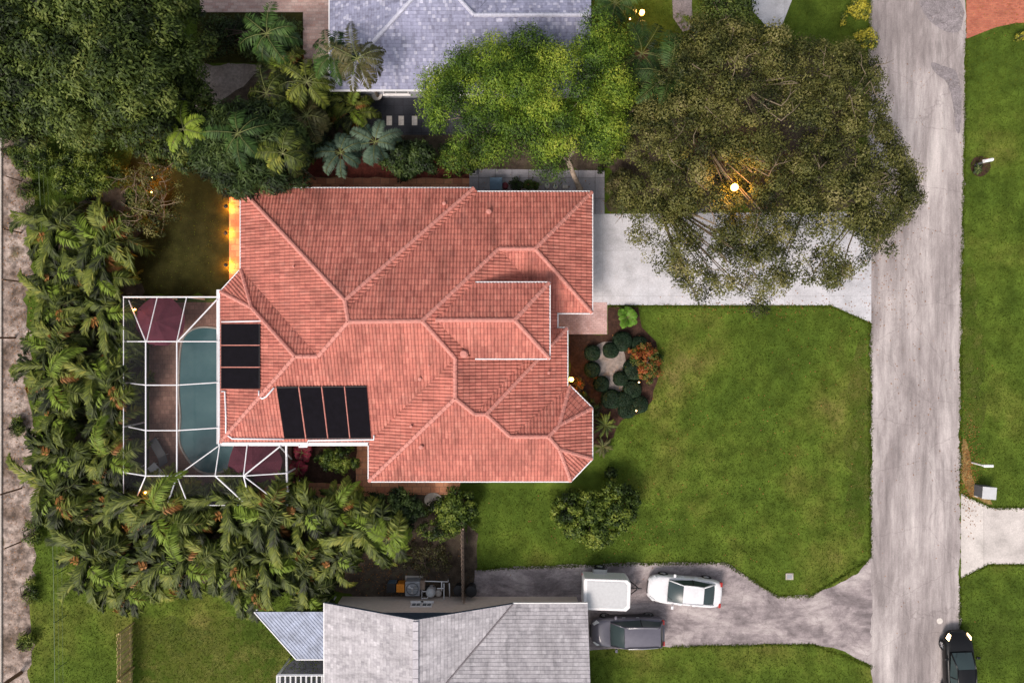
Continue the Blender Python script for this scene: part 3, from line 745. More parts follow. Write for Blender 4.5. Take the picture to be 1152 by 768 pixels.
beam(E(177,334),T(165,384)); beam(E(210,334),T(199,384)); beam(Hs(244,337),T(200,384),.045)
beam(T(242,535),T(274,535)); beam(T(274,535),P(323,532,2.7))
beam(Hs(247,501),T(242,535)); beam(Hs(278,501),T(274,535)); beam(Hs(245,502),T(199,535),.035); beam(Hs(315,502),T(274,535),.045)
beam(P(322,501,2.7),P(323,553,2.45),.07); beam(P(314,501,2.9),P(328,516,.4),.05,'brace'); beam(P(323,532,2.7),P(333,526,.5),.035,'brace'); beam(P(323,553,2.4),P(337,540,.3),.035,'brace')
beam(E(139,568),E(323,568),.03); beam(T(164,535),E(150,568),.04); beam(T(199,535),E(188,568),.045); beam(T(199,535),E(212,568),.04); beam(T(242,535),E(278,568),.05); beam(T(274,535),E(304,558),.04); beam(T(274,535),E(282,568),.04)
beam(T(246,502)*1.0,T(246,336),.0351)
def post(x,y,ztop):
    t=P(x,y,ztop); MB(org).box((t.x,t.y,ztop/2),(.08,.08,ztop)).build('post', m_white, cage)
for x,y in ((139,334),(139,384),(139,431),(139,480),(139,531),(139,568),(188,568),(235,568),(278,568),(323,568),(177,334),(210,334),(323,532),(323,553)): post(x,y,ze)
def scr(pts): MB(org).add([p-Vector((0,0,.0)) for p in pts],[tuple(range(len(pts)))]).build('screen_panel', m_screen, cage)
scr([T(164,384),T(199,384),T(199,535),T(164,535)]); scr([T(199,384),Hs(246,384),Hs(246,502),T(199,535)])
scr([E(139,334),T(164,384),T(164,535),E(139,568)]); scr([E(139,334),E(246,334),Hs(246,384),T(199,384),T(164,384)])
scr([Hs(246,502),P(322,501,2.7),P(323,532,2.7),T(274,535),T(242,535),T(199,535)]); scr([T(164,535),T(242,535),T(274,535),P(323,532,2.7),E(323,568),E(139,568)])
# wall screens
def wall_scr(a,b): A,B=E(*a),E(*b); scr([A,B,Vector((B.x,B.y,.04)),Vector((A.x,A.y,.04))])
wall_scr((139,334),(139,568)); wall_scr((139,568),(323,568)); wall_scr((139,334),(246,334))

def parasol(px, py, z, r, label, rot=0):
    c=P(px,py,0); k=P(px,py,z); t=thing('parasol',label,'parasol',(k.x,k.y,.034),rot)
    n=8; vs=[(0,0,z)]; fs=[]
    for ring,(rr,zz) in enumerate(((.35,z-.12),(.7,z-.30),(1.0,z-.50))):
        for j in range(n*2):
            a=PI*j/n; q=rr*r*(1 if j%2==0 else .955); vs.append((q*math.cos(a),q*math.sin(a),zz+(0 if j%2==0 else -.03)))
    m=n*2
    for j in range(m): fs.append((0,1+j,1+(j+1)%m))
    for ring in range(2):
        for j in range(m): a=1+ring*m+j; b=1+ring*m+(j+1)%m; fs.append((a,a+m,b+m,b))
    o=MB().add(vs,fs).build('canopy', m_maroon, t); so=o.modifiers.new('s','SOLIDIFY'); so.thickness=.01
    MB().tube([(0,0,0),(0,0,z+.05)],.025,8).build('pole', m_wood, t)
    MB().lathe((0,0,0),[(.28,0),(.28,.06),(.05,.12)],16).build('base', m_black, t)
    for j in range(n):
        a=2*PI*j/n; MB().tube([(0,0,z-.04),(r*math.cos(a)*.98,r*math.sin(a)*.98,z-.52)],.012,5).build('rib', m_wood, t)
parasol(176,361,2.3,1.62,'large maroon parasol at the north end of the pool deck',.3)
parasol(284,522,2.1,1.75,'maroon parasol at the south end of the pool deck by the house wall',.1)
def chair(px,py,rz,label,mat,z=.034,sc=1.0,group=None):
    c=P(px,py,.4); t=thing('patio_chair',label,'chair',(c.x,c.y,z),rz,group); t.scale=(sc,)*3
    for sx in(-1,1):
        for sy in(-1,1): MB().tube([(sx*.24,sy*.24,0),(sx*.22,sy*.22,.42)],.016,6).build('leg',m_dgrey,t)
        MB().tube([(-.24,sx*.26,.42),(-.22,sx*.27,.64),(.2,sx*.27,.64),(.24,sx*.24,.42)],.016,6).build('armrest',m_dgrey,t)
    MB().box((0,0,.44),(.5,.5,.05)).build('seat',mat,t,bevel=.015)
    MB().box((-.27,0,.70),(.05,.5,.5),0,(-.2,'Y')).build('backrest',mat,t,bevel=.015)
def table(px,py,r,label,mat,z=.034,h=.72):
    c=P(px,py,h); t=thing('patio_table',label,'table',(c.x,c.y,z))
    MB().lathe((0,0,h-.03),[(r*.97,0),(r,.01),(r,.03),(r*.98,.035)],24).build('tabletop',mat,t)
    for k in range(4): a=PI/4+k*PI/2; MB().tube([(r*.6*math.cos(a),r*.6*math.sin(a),h-.03),(r*.75*math.cos(a),r*.75*math.sin(a),0)],.02,6).build('leg',m_dgrey,t)
def lounger(px,py,rz,label,mat,z=.034):
    c=P(px,py,.3); t=thing('sun_lounger',label,'sun lounger',(c.x,c.y,z),rz)
    MB().box((.3,0,.33),(1.3,.6,.07)).build('seat',mat,t,bevel=.02)
    MB().box((-.62,0,.50),(.65,.6,.07),0,(.55,'Y')).build('backrest',mat,t,bevel=.02)
    for sx in(-.35,.85):
        for sy in(-.26,.26): MB().tube([(sx,sy,0),(sx,sy,.30)],.02,6).build('leg',m_white,t)
chair(196,352,.3,'pale patio chair next to the maroon parasol north of the pool',m_stone)
chair(176,384,2,'maroon patio chair half hidden by the north parasol',m_maroon2)
table(176,362,.55,'round patio table beneath the large north parasol',m_dgrey)
table(284,522,.55,'round patio table beneath the south parasol',m_dgrey)
chair(312,546,-.6,'dark patio chair at the corner of the screen cage',m_black)
chair(262,545,1.2,'dark patio chair south of the pool near the palm row',m_black)
lounger(181,535,2.3,'white sun lounger on the deck south west of the pool',m_whitepaint)
lounger(180,508,2.1,'dark grey sun lounger on the deck west of the pool',m_dgrey)

# ------------------------------------------------------------------ fences and posts
def board_fence(a, b, h, label, mat, bw=.14, gap=.012):
    A,B=P(*a),P(*b); d=(B-A).normalized(); L=(B-A).length; rz=math.atan2(d.y,d.x); t=thing('wooden_fence',label,'fence',A)
    bo=MB(A); n=int(L/(bw+gap)); nr=Vector((-d.y,d.x,0))
    for i in range(n):
        p=A+d*((i+.5)*(bw+gap)); hh=h+random.uniform(-.02,.02)
        bo.box(p+Vector((0,0,hh/2))-nr*(.0 if i%2 else .035),(bw,.022,hh),rz)
    bo.build('board_panel',mat,t)
    for z in (.35,h-.3): MB(A).box(A.lerp(B,.5)+nr*.045+Vector((0,0,z)),(L,.04,.09),rz).build('rail',mat,t)
    k=max(2,int(L/2.4)+1)
    for i in range(k): MB(A).box(A+d*(L*i/(k-1))+nr*.10+Vector((0,0,h/2)),(.09,.09,h+.05),rz).build('post',mat,t)
m_fencew=simple('golden_fence_boards',(.52,.40,.18),.8,var=.35,scale=3,bmp=.4)
board_fence((149,700),(150,900),1.75,'tall golden brown board fence dividing the two lawns at the bottom left',m_fencew,.17,.045)
board_fence((521,588),(522,668),1.5,'thin weathered wooden fence between the bushes and the grey roofed house',m_palewood,.13,.01)
post0=None
for i,(y,th,hh,lab) in enumerate(((204,.04,1.4,'thin wooden post on the sandy strip, northernmost of its line'),(262,.05,1.6,'thin wooden post on the sandy strip beside the north end of the palm row'),(317,.05,1.7,'thin wooden post on the sandy strip level with the top of the pool cage'),
     (380,.07,1.6,'dark wooden post on the sandy strip level with the maroon parasol'),(549,.06,1.9,'wooden post on the sandy strip level with the south end of the pool'),(609,.05,1.5,'thin post on the sandy strip beside the south west palms'),(756,.13,1.8,'thick brown wooden post in the bottom left corner'))):
    c=P(24 if y!=380 else 17,y); t=MB().tube([(0,0,0),(0,0,hh*.5),(.01,0,hh)],[th,th*.95,th*.85],8).build('wooden_post',m_wood); t.location=c; tag(t,lab,'post','wooden posts along the sandy strip')
# thin wire fence through the greenery
A=[P(57,180,0),P(64,330,0),P(74,640,0),P(77,900,0)]
wf=thing('wire_fence','thin green wire fence with a top rail running down the left side','fence',A[0])
m_wire=simple('green_wire',(.14,.19,.09),.6)
for a,b in zip(A,A[1:]):
    for z in (.4,.8,1.2): MB(A[0]).tube([a+Vector((0,0,z)),b+Vector((0,0,z))],.008 if z<1 else .022,5).build('rail' if z>1 else 'wire',m_wire,wf)
    n=int((b-a).length/3)
    for i in range(n): p=a.lerp(b,i/n); MB(A[0]).tube([p,p+Vector((0,0,1.22))],.025,6).build('post',m_wire,wf)

# ------------------------------------------------------------------ vegetation builders
def quads_mesh(name, Q, mat, parent=None, tone=None):
    """Q: (N,4,3) float array of leaf quads"""
    Q=np.asarray(Q,dtype=np.float32); n=len(Q); me=bpy.data.meshes.new(name)
    me.vertices.add(n*4); me.vertices.foreach_set('co',Q.ravel())
    me.loops.add(n*4); me.loops.foreach_set('vertex_index',np.arange(n*4,dtype=np.int32))
    me.polygons.add(n); me.polygons.foreach_set('loop_start',np.arange(0,n*4,4,dtype=np.int32))
    try: me.polygons.foreach_set('loop_total',np.full(n,4,dtype=np.int32))
    except Exception: pass
    me.update(calc_edges=True)
    if tone is not None:
        a=me.attributes.new('tone','FLOAT','FACE'); a.data.foreach_set('value',np.asarray(tone,dtype=np.float32))
    return link(name, me, mat, parent)
def nrmz(a): return a/np.maximum(np.linalg.norm(a,axis=-1,keepdims=True),1e-9)
def leaves(pos, length, width, up=.7, rng=RNG, spread=1.0, dirs=None, out=0):
    n=len(pos)
    nr=nrmz(rng.normal(size=(n,3))*spread+np.array([0,0,up*2])+(dirs*out if out else 0)); 
    d=rng.normal(size=(n,3)) if dirs is None else dirs+rng.normal(size=(n,3))*.3
    d=nrmz(d-(d*nr).sum(1,keepdims=True)*nr); s=np.cross(nr,d)
    L=(length*rng.uniform(.65,1.35,size=(n,1))); W=(width*rng.uniform(.7,1.3,size=(n,1)))
    return np.stack([pos-d*L*.5, pos+s*W*.5, pos+d*L*.5-np.array([0,0,.15])*L, pos-s*W*.5],1)
def inpoly(x, y, poly):
    x=np.asarray(x); y=np.asarray(y); c=np.zeros(x.shape,bool); n=len(poly); j=n-1
    for i in range(n):
        xi,yi=poly[i]; xj,yj=poly[j]
        if yi!=yj:
            c^=((yi>y)!=(yj>y))&(x<(xj-xi)*(y-yi)/(yj-yi)+xi)
        j=i
    return c
def edgedist(x,y,poly):
    d=np.full(x.shape,1e9)
    for i in range(len(poly)):
        a=np.array(poly[i],float); b=np.array(poly[(i+1)%len(poly)],float); ab=b-a
        t=np.clip(((x-a[0])*ab[0]+(y-a[1])*ab[1])/(ab@ab),0,1)
        d=np.minimum(d,np.hypot(x-a[0]-t*ab[0],y-a[1]-t*ab[1]))
    return d
def tree(name, label, cat, outline, base, ztop, zedge, nclump, cr, nleaf, ll, lw, leafm, barkm, trunk_r=.25, flat=.6, holes=.0, group=None, twigs=0, seed=0, up=.7, twigm=None, under=.5, strands=0):
    """outline: pixel outline of the crown as seen from above; clumps fill its dome volume"""
    rng=np.random.default_rng(seed+100); rnd=random.Random(seed)
    zc=(ztop+zedge)/2; poly=[tuple(P(x,y,zc)[:2]) for x,y in outline]
    b=P(base[0],base[1],0); t=thing(name,label,cat,b,0,group)
    xs=np.array([p[0] for p in poly]); ysv=np.array([p[1] for p in poly])
    C=[]
    grid=rng.uniform(size=(nclump*30,2))*[xs.max()-xs.min(),ysv.max()-ysv.min()]+[xs.min(),ysv.min()]
    ok=inpoly(grid[:,0],grid[:,1],poly); grid=grid[ok]
    ed=edgedist(grid[:,0],grid[:,1],poly); mx=ed.max()
    mind=math.sqrt(max(1e-3,(xs.max()-xs.min())*(ysv.max()-ysv.min())*.7/nclump))*.62
    for g_,e_ in zip(grid,ed):
        if len(C)>=nclump: break
        if e_<cr*.35: continue
        if all((g_[0]-c[0])**2+(g_[1]-c[1])**2>mind**2 for c in C[-400:]):
            f=min(1,e_/mx); z=zedge+(ztop-zedge)*math.sqrt(1-(1-f)**2)+rng.normal()*.08*(ztop-zedge)
            C.append((g_[0],g_[1],z))
    C=np.array(C)
    if under:   # inner, lower clumps
        k=int(len(C)*under); sel=C[rng.choice(len(C),k)]; sel=sel+np.stack([rng.normal(size=k)*.5,rng.normal(size=k)*.5,-rng.uniform(.8,2.6,size=k)*(ztop-zedge+1)/4],1)
        C2=np.concatenate([C,sel])
    else: C2=C
    cs=cr*rng.uniform(.65,1.3,size=len(C2)); n=(nleaf*rng.uniform(.5,1.4,size=len(C2))*(cs/cr)**2).astype(int)
    if holes: n[:len(C)][rng.uniform(size=len(C))<holes]//=5
    idx=np.repeat(np.arange(len(C2)),n); m=len(idx)
    d=nrmz(rng.normal(size=(m,3))); r=rng.uniform(.15,1,size=(m,1))**.42*(1+.12*rng.normal(size=(m,1)))
    off=d*r*cs[idx][:,None]; off[:,2]*=flat
    pos=C2[idx]+off-np.array(b)
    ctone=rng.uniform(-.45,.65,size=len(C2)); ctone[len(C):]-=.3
    quads_mesh('crown', leaves(pos,ll,lw,up*.5,rng,.6,d,1.5), leafm, t, ctone[idx]+.25*d[:,2]*r[:,0])  # tone lightens clump tops, darkens inner clumps: shading painted into leaf colour
    # trunk and limbs
    cen=np.array([C[:,0].mean(),C[:,1].mean()]); ht=max(1.0,zedge*.6)
    fork=Vector((b.x*.7+cen[0]*.3,b.y*.7+cen[1]*.3,ht))
    MB(b).tube([b-Vector((0,0,.1)),b+Vector((0,0,.3)),b.lerp(fork,.5),fork],[trunk_r*1.5,trunk_r*1.1,trunk_r,trunk_r*.85],10).build('trunk', barkm, t, smooth=True)
    lb=MB(b); k=min(9,max(3,len(C)//12)); ang0=rnd.random()*6
    mains=[]
    for i in range(k):
        c=C[int(rng.integers(len(C)))]
        if i<k: 
            a=ang0+2*PI*i/k; dd=np.array([math.cos(a),math.sin(a)]); sc=((C[:,:2]-cen)@dd); c=C[np.argsort(sc)[-max(1,len(C)//10)]]
        e=Vector(c)*.75+Vector((cen[0],cen[1],c[2]))*.25-Vector((0,0,.5)); m1=fork.lerp(e,.5)+Vector((rnd.uniform(-.5,.5),rnd.uniform(-.5,.5),rnd.uniform(0,.6)))
        lb.tube([fork,m1,e],[trunk_r*.6,trunk_r*.35,trunk_r*.12],7); mains+= [m1,e,fork.lerp(m1,.6)]
    MM=np.array([list(q) for q in mains])
    for c in C[::max(1,len(C)//60)]:
        j=np.argmin(((MM-c)**2).sum(1)); q=Vector(mains[j]); cv=Vector(c)
        lb.tube([q,q.lerp(cv,.5)+Vector((rnd.uniform(-.2,.2),rnd.uniform(-.2,.2),.1)),cv],[trunk_r*.16,trunk_r*.1,.015],5)
    if twigs:   # bare branch ends standing out of the crown
        tw=lb
        for _ in range(twigs):
            c=Vector(C[int(rng.integers(len(C)))])+Vector((rnd.uniform(-.5,.5),rnd.uniform(-.5,.5),cr*flat*.55)); q=Vector(mains[int(np.argmin(((MM-np.array(c))**2).sum(1)))]); tw.tube([q,q.lerp(c,.6)-Vector((0,0,.3)),c],[.05,.04,.028],5); a=rnd.uniform(0,6.28); L=rnd.uniform(.5,1.7); p=[c]; 
            for s_ in range(4): a+=rnd.uniform(-.5,.5); p.append(p[-1]+Vector((math.cos(a),math.sin(a),rnd.uniform(-.1,.15)))*L/4)
            tw.tube(p,[.028,.024,.018,.012,.006],4)
            tw.tube([p[2],p[2]+Vector((math.cos(a+.8),math.sin(a+.8),.05))*L*.35],[.015,.006],4)
    lb.build('limb', (twigm or m_wbranch) if twigs else barkm, t, smooth=True)
    return t

def frond_arrays(base, az, el, L, droop, nl, ll, lw, rng, fold=.5, twist=0, wind=(0,0), sweep=.5, blow=0):
    """returns leaflet quads and the midrib points"""
    ts=np.linspace(0,1,9); pts=[np.array(base,float)]; e=el; a=az
    for i in range(1,9):
        e-=droop/8*(.5+ts[i]*1.2); a+=twist/8
        d=np.array([math.cos(a)*math.cos(e),math.sin(a)*math.cos(e),math.sin(e)]); d[:2]+=np.array(wind)*ts[i]; d/=np.linalg.norm(d)
        pts.append(pts[-1]+d*L/8)
    pts=np.array(pts)
    t=np.linspace(.16,.99,nl); f=t*8; i=np.minimum(f.astype(int),7); w=(f-i)[:,None]; pos=pts[i]*(1-w)+pts[i+1]*w; d=nrmz(pts[i+1]-pts[i])
    side=nrmz(np.cross(d,np.array([0,0,1.0]))); upv=np.cross(side,d)
    Q=[]
    env=(np.sin(np.clip(t,0,1)*PI*.9+.25))[:,None]*.85+.15
    for s_ in (-1,1):
        o=nrmz(side*s_*(1-blow*.45)+d*sweep+upv*.15+np.array([wind[0]*2.2,wind[1]*2.2,0])*blow+np.array([0,0,-1])*fold*rng.uniform(.3,1.3,size=(nl,1))+rng.normal(size=(nl,3))*.08)
        l_=ll*env*rng.uniform(.8,1.15,size=(nl,1)); tip=pos+o*l_+np.array([0,0,-1])*l_*fold*.35
        mid=pos+o*l_*.5; wd=nrmz(np.cross(o,upv))*lw*.5
        Q.append(np.stack([pos,mid-wd,tip,mid+wd],1))
    return np.concatenate(Q), pts
TN=[]
def palm_mesh(nfr, L, ll, lw, nl, seed, el=(0.2,1.2), droop=(1.2,2.2), h=3.0, fold=.5, stems=1, spread=.3, wind=(0,0), twist=.4, blow=0, sweep=.5):
    rng=np.random.default_rng(seed); Q=[]; TN.clear(); ribs=MB(); st=MB()
    bases=[]
    for s_ in range(stems):
        a=rng.uniform(0,6.28); r=spread*math.sqrt(rng.uniform()); hh=h*rng.uniform(.75,1.05) if stems>1 else h; bx=np.array([math.cos(a)*r,math.sin(a)*r]) if stems>1 else np.zeros(2)
        lean=bx*.8; p1=np.array([bx[0]+lean[0],bx[1]+lean[1],hh]); bases.append(p1)
        st.tube([(bx[0],bx[1],-.05),(bx[0]+lean[0]*.4,bx[1]+lean[1]*.4,hh*.5),tuple(p1)],[.05+.05*(stems==1),.045+.04*(stems==1),.035+.04*(stems==1)],7)
    for k in range(nfr):
        b=bases[k%len(bases)]; az=2*PI*k*.618+rng.uniform(-.3,.3); e=rng.uniform(*el); dr=rng.uniform(*droop)
        q,pts=frond_arrays(b,az,e,L*rng.uniform(.8,1.15),dr,nl,ll,lw,rng,fold,rng.uniform(-twist,twist),wind,sweep,blow)
        Q.append(q); TN.append(np.full(len(q),rng.uniform(-.32,.72))); ribs.tube([tuple(p) for p in pts[::2]],[.022,.018,.014,.009,.004],4,cap=False)
    Q=np.concatenate(Q); TONES[id(Q)]=(Q,np.concatenate(TN)); return Q, ribs, st
TONES={}
def tone_of(Q): return TONES[id(Q)][1] if id(Q) in TONES else None
def fan_palm_mesh(nfr, rad, h, seed, seg=22, drp=.35):
    rng=np.random.default_rng(seed); Q=[]; ribs=MB(); st=MB()
    st.tube([(0,0,-.05),(0,0,h*.5),(0,0,h)],[.16,.13,.12],8)
    for k in range(nfr):
        az=2*PI*k*.618; e=rng.uniform(-.2,1.2); pl=rad*.45; d=np.array([math.cos(az)*math.cos(e),math.sin(az)*math.cos(e),math.sin(e)]); b=np.array([0,0,h]); c=b+d*pl
        ribs.tube([tuple(b),tuple(c)],[.02,.012],4)
        s_=nrmz(np.cross(d,[0,0,1.0])); 
        for j in range(seg):
            a=(j/(seg-1)-.5)*3.6; o=d*math.cos(a)+s_*math.sin(a); L=rad*.6*(.75+.25*math.cos(a))*rng.uniform(.9,1.1)
            tip=c+o*L+np.array([0,0,-drp*L]); mid=c+o*L*.55; w=np.cross(o,np.cross(s_,d)); w=w/np.linalg.norm(w)*.035
            Q.append(np.stack([c,mid-w,tip,mid+w])[None])
    return np.concatenate(Q), ribs, st
def palm(name,label,cat,px,py,h,spec,leafm,ribm=None,stemm=None,group=None,rz=0,base=None,sc=1):
    """spec = (quads, ribs, stems)"""
    top=P(px,py,h*sc); b=Vector((top.x,top.y,0)); t=thing(name,label,cat,b,rz,group); t.scale=(sc,)*3
    Q,rb,st=spec
    quads_mesh('crown',Q,leafm,t,tone_of(Q)); rb.build('frond_stalk',ribm or m_brpalmrib,t); st.build('trunk',stemm or m_palebark,t,smooth=True)
    return t
m_brpalmrib=simple('frond_rib',(.16,.18,.06),.6,var=.2)

# --- areca rows: five source clumps, then copies
def areca_proto(seed, leafm, nfr=26, L=2.3, dead=3, yel=1, wind=(-.26,-.16)):
    t=thing('palm_clump','',"palm",(0,0,0))
    Q,rb,st=palm_mesh(nfr,L,.62,.085,60,seed,(.35,1.3),(1.8,3.0),2.0,.45,7,.5,wind,1.9,.8,.75)
    quads_mesh('crown',Q,leafm,t,tone_of(Q)); rb.build('frond_stalk',m_brpalmrib,t); st.build('stem',m_palewood,t)
    for k in range(dead+yel):
        dd=k<dead
        Q,rb,_=palm_mesh(1,L*(.9 if dd else 1.1),.5 if dd else .62,.08 if dd else .085,46,seed*10+k,(.2,.7) if dd else (.6,1.1),(1.6,2.4),2.2,.5,1,.5,wind,1.2,.7,.7)
        r_=R(seed*70+k*137); M_=np.array([[math.cos(r_),-math.sin(r_),0],[math.sin(r_),math.cos(r_),0],[0,0,1]]); Q=Q@M_.T
        quads_mesh('dead_frond' if dd else 'young_frond',Q,m_dead if dd else m_arecay,t)
    return t
arec=[areca_proto(1,m_areca,28,2.9,2,1),areca_proto(2,m_areca,27,3.0,3,1),areca_proto(3,m_areca,30,2.7,1,1),areca_proto(4,m_areca,27,3.1,3,2),areca_proto(5,m_areca,28,2.8,1,2)]
used=set(); ords=['northernmost','second from the north','third from the north','fourth from the north','fifth from the north','sixth from the north','seventh from the north','southernmost']
cnt=0
def put_areca(px,py,label,group,sc=1.0):
    global cnt
    i=cnt%5; cnt+=1; h=2.3*sc; loc=P(px+random.uniform(-5,5),py+random.uniform(-5,5),h); loc.z=0; rz=random.uniform(-.5,.5) + (PI*0)
    if i not in used:
        used.add(i); o=arec[i]; o.location=loc; o.rotation_euler=(0,0,rz); o.scale=(sc,)*3; o['label']=label; o['group']=group
    else: clone(arec[i],loc,rz,sc,label,group)
ysr=[262,303,346,388,430,472,514,553]
for i,y in enumerate(ysr):
    put_areca(62,y,'palm clump beside the sandy strip, %s in the outer row'%ords[i],'palm clumps west of the pool',random.uniform(.78,1.12))
    put_areca(116+(8 if i>2 else 0),y+6,'palm clump beside the pool cage, %s in the inner row'%ords[i],'palm clumps west of the pool',random.uniform(.85,1.25))
wo=['westernmost','second from the west','third from the west','fourth from the west','fifth from the west','sixth from the west','seventh from the west','eighth from the west','easternmost']
xsr=[88,130,172,215,258,300,343,385,418]
for i,x in enumerate(xsr):
    put_areca(x,576+(22 if i==8 else 0),'palm clump south of the pool cage, %s of the upper row'%wo[i],'palm clumps south of the pool',random.uniform(.82,1.22))
xsr2=[92,130,170,212,254,298,341,380]
for i,x in enumerate(xsr2):
    put_areca(x,634,'palm clump facing the bottom lawns, %s of the lower row'%(wo[i] if i<7 else 'easternmost'),'palm clumps south of the pool',random.uniform(.8,1.15))
for i,(x,y,l) in enumerate(((140,668,'palm clump above the end of the golden board fence'),(275,664,'palm clump at the edge of the lower lawn above the worn grass'),(345,672,'palm clump overhanging the blue metal roof'))):
    put_areca(x,y,l,'palm clumps south of the pool',.85)

# --- other palms
palm('palm_tree','yellow green palm with broad bright fronds at the end of the lower palm row','palm tree',436,606,2.6,palm_mesh(15,1.9,.55,.075,36,21,(.1,1.0),(1.2,2.0),2.6,.4,1),m_arecay)
palm('palm_tree','bright green feather palm over the dark hedge rectangle top left','palm tree',300,38,5.2,palm_mesh(16,2.2,.6,.08,34,22,(-.1,1.0),(1.4,2.2),5.2,.7,1),m_palm)
palm('palm_tree','olive palm leaning over the corner of the blue grey roof','palm tree',402,66,6.5,palm_mesh(14,2.1,.5,.07,30,23,(-.1,1.0),(1.2,2.2),6.5,.6,1),m_brpalm)
palm('palm_tree','shaggy dark palm west of the blue grey roofed house','palm tree',376,62,5.5,palm_mesh(16,2.0,.5,.07,30,24,(-.2,1.0),(1.4,2.2),5.5,.7,1),m_palm)
palm('palm_tree','dark palm between gravel bed and the shaggy palms','palm tree',345,92,5.0,palm_mesh(16,2.2,.5,.08,30,25,(-.2,1.0),(1.4,2.4),5,.7,1),m_areca)
palm('palm_tree','dark palm on the gravel bed south of the hedge rectangle','palm tree',300,105,4.6,palm_mesh(16,2.1,.5,.08,30,26,(-.2,1.0),(1.4,2.4),4.6,.7,1),m_areca)
palm('palm_tree','olive palm on the soil bed north of the terracotta house','palm tree',345,130,4.2,palm_mesh(16,2.2,.5,.08,30,27,(-.2,1.0),(1.4,2.4),4.2,.7,1),m_brpalm)
palm('palm_tree','blue green palm with drooping fronds, left of two by the north eave','palm tree',383,172,3.2,palm_mesh(17,2.1,.42,.055,52,28,(.0,1.0),(1.6,2.6),3.2,.35,1),m_bpalm)
palm('palm_tree','blue green palm with drooping fronds, right of two by the north eave','palm tree',422,160,3.4,palm_mesh(15,2.1,.42,.055,52,29,(.0,1.0),(1.6,2.6),3.4,.35,1),m_bpalm)
palm('palm_tree','small bright palm in front of the big dark tree at the left','palm tree',206,145,6.0,palm_mesh(9,1.9,.45,.09,28,30,(.1,1.0),(1.2,2.2),6.0,.4,1),m_arecay)
palm('palm_tree','feathery blue green palm beside the large oak, lower of two','palm tree',752,85,6.2,palm_mesh(20,2.7,.7,.045,44,31,(-.1,1.1),(1.0,2.0),6.2,.5,1),m_palm)
palm('palm_tree','feathery green palm between the bright tree and the oak','palm tree',722,60,5.2,palm_mesh(16,2.4,.6,.05,40,32,(-.1,1.1),(1.0,2.0),5.2,.5,1),m_palm)
palm('palm_tree','dark palm at the top edge beside the glowing lamp','palm tree',692,4,4.2,palm_mesh(16,1.9,.5,.07,32,33,(-.1,1.0),(1.2,2.2),4.2,.6,1),m_palm)
palm('palm_tree','dark fan palm under the oak by the north walk','palm tree',712,122,3.5,fan_palm_mesh(16,1.6,3.5,34),m_palm)

palm('palm_tree','dark feather palm above the north west corner of the terracotta roof','palm tree',268,150,6.6,palm_mesh(17,2.1,.5,.07,36,61,(-.1,1.0),(1.2,2.2),6.6,.6,1),m_palm)
palm('palm_tree','dark spiky palm over the deep green tree near the mulch','palm tree',318,172,6.3,palm_mesh(15,1.8,.5,.07,34,62,(-.1,1.0),(1.2,2.2),6.3,.6,1),m_areca)
# --- big trees
for x,y,l in ((318,74,'palm clump between the hedge rectangle and the gravel bed'),(362,108,'palm clump south west of the blue grey roof corner'),(392,126,'palm clump on the soil left of the dark patio'),(318,140,'palm clump beside the deep green tree'),(350,150,'palm clump left of the blue green palms')):
    put_areca(x,y,l,'palm clumps north of the terracotta house',.72)
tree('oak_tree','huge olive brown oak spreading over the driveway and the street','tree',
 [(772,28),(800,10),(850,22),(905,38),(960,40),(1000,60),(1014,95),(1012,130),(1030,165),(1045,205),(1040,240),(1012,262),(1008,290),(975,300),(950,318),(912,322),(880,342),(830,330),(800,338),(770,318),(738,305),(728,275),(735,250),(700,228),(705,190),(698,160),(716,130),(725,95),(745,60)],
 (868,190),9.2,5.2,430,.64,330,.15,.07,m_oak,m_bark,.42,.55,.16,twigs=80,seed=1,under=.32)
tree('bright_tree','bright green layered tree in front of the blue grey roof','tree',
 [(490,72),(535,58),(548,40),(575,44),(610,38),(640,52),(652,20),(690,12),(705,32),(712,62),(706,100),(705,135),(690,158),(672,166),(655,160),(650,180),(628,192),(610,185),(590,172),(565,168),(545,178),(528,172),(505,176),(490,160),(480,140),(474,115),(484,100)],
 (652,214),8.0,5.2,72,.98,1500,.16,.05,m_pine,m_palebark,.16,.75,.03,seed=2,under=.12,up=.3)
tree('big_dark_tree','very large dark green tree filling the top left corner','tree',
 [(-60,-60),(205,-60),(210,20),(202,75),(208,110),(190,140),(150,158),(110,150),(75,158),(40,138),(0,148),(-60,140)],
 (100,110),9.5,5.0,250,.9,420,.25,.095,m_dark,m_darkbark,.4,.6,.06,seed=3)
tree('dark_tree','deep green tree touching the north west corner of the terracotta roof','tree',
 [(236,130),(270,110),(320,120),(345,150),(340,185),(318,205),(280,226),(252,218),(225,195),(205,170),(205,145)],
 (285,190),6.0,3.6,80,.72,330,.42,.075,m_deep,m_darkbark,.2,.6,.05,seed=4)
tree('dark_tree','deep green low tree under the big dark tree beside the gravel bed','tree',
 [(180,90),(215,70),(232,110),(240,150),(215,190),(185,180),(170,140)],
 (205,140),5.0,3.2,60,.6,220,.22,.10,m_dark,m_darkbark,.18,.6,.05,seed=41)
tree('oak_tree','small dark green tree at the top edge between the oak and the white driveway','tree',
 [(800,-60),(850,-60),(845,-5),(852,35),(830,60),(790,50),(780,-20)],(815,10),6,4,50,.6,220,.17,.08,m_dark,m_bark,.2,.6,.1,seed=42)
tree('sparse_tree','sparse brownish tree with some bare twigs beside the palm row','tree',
 [(140,190),(185,180),(210,215),(205,250),(175,275),(140,260),(128,220)],(175,230),3.4,2.0,34,.45,110,.14,.06,m_oak,m_bark,.07,.6,.1,twigs=22,seed=5,under=0,twigm=m_twig)
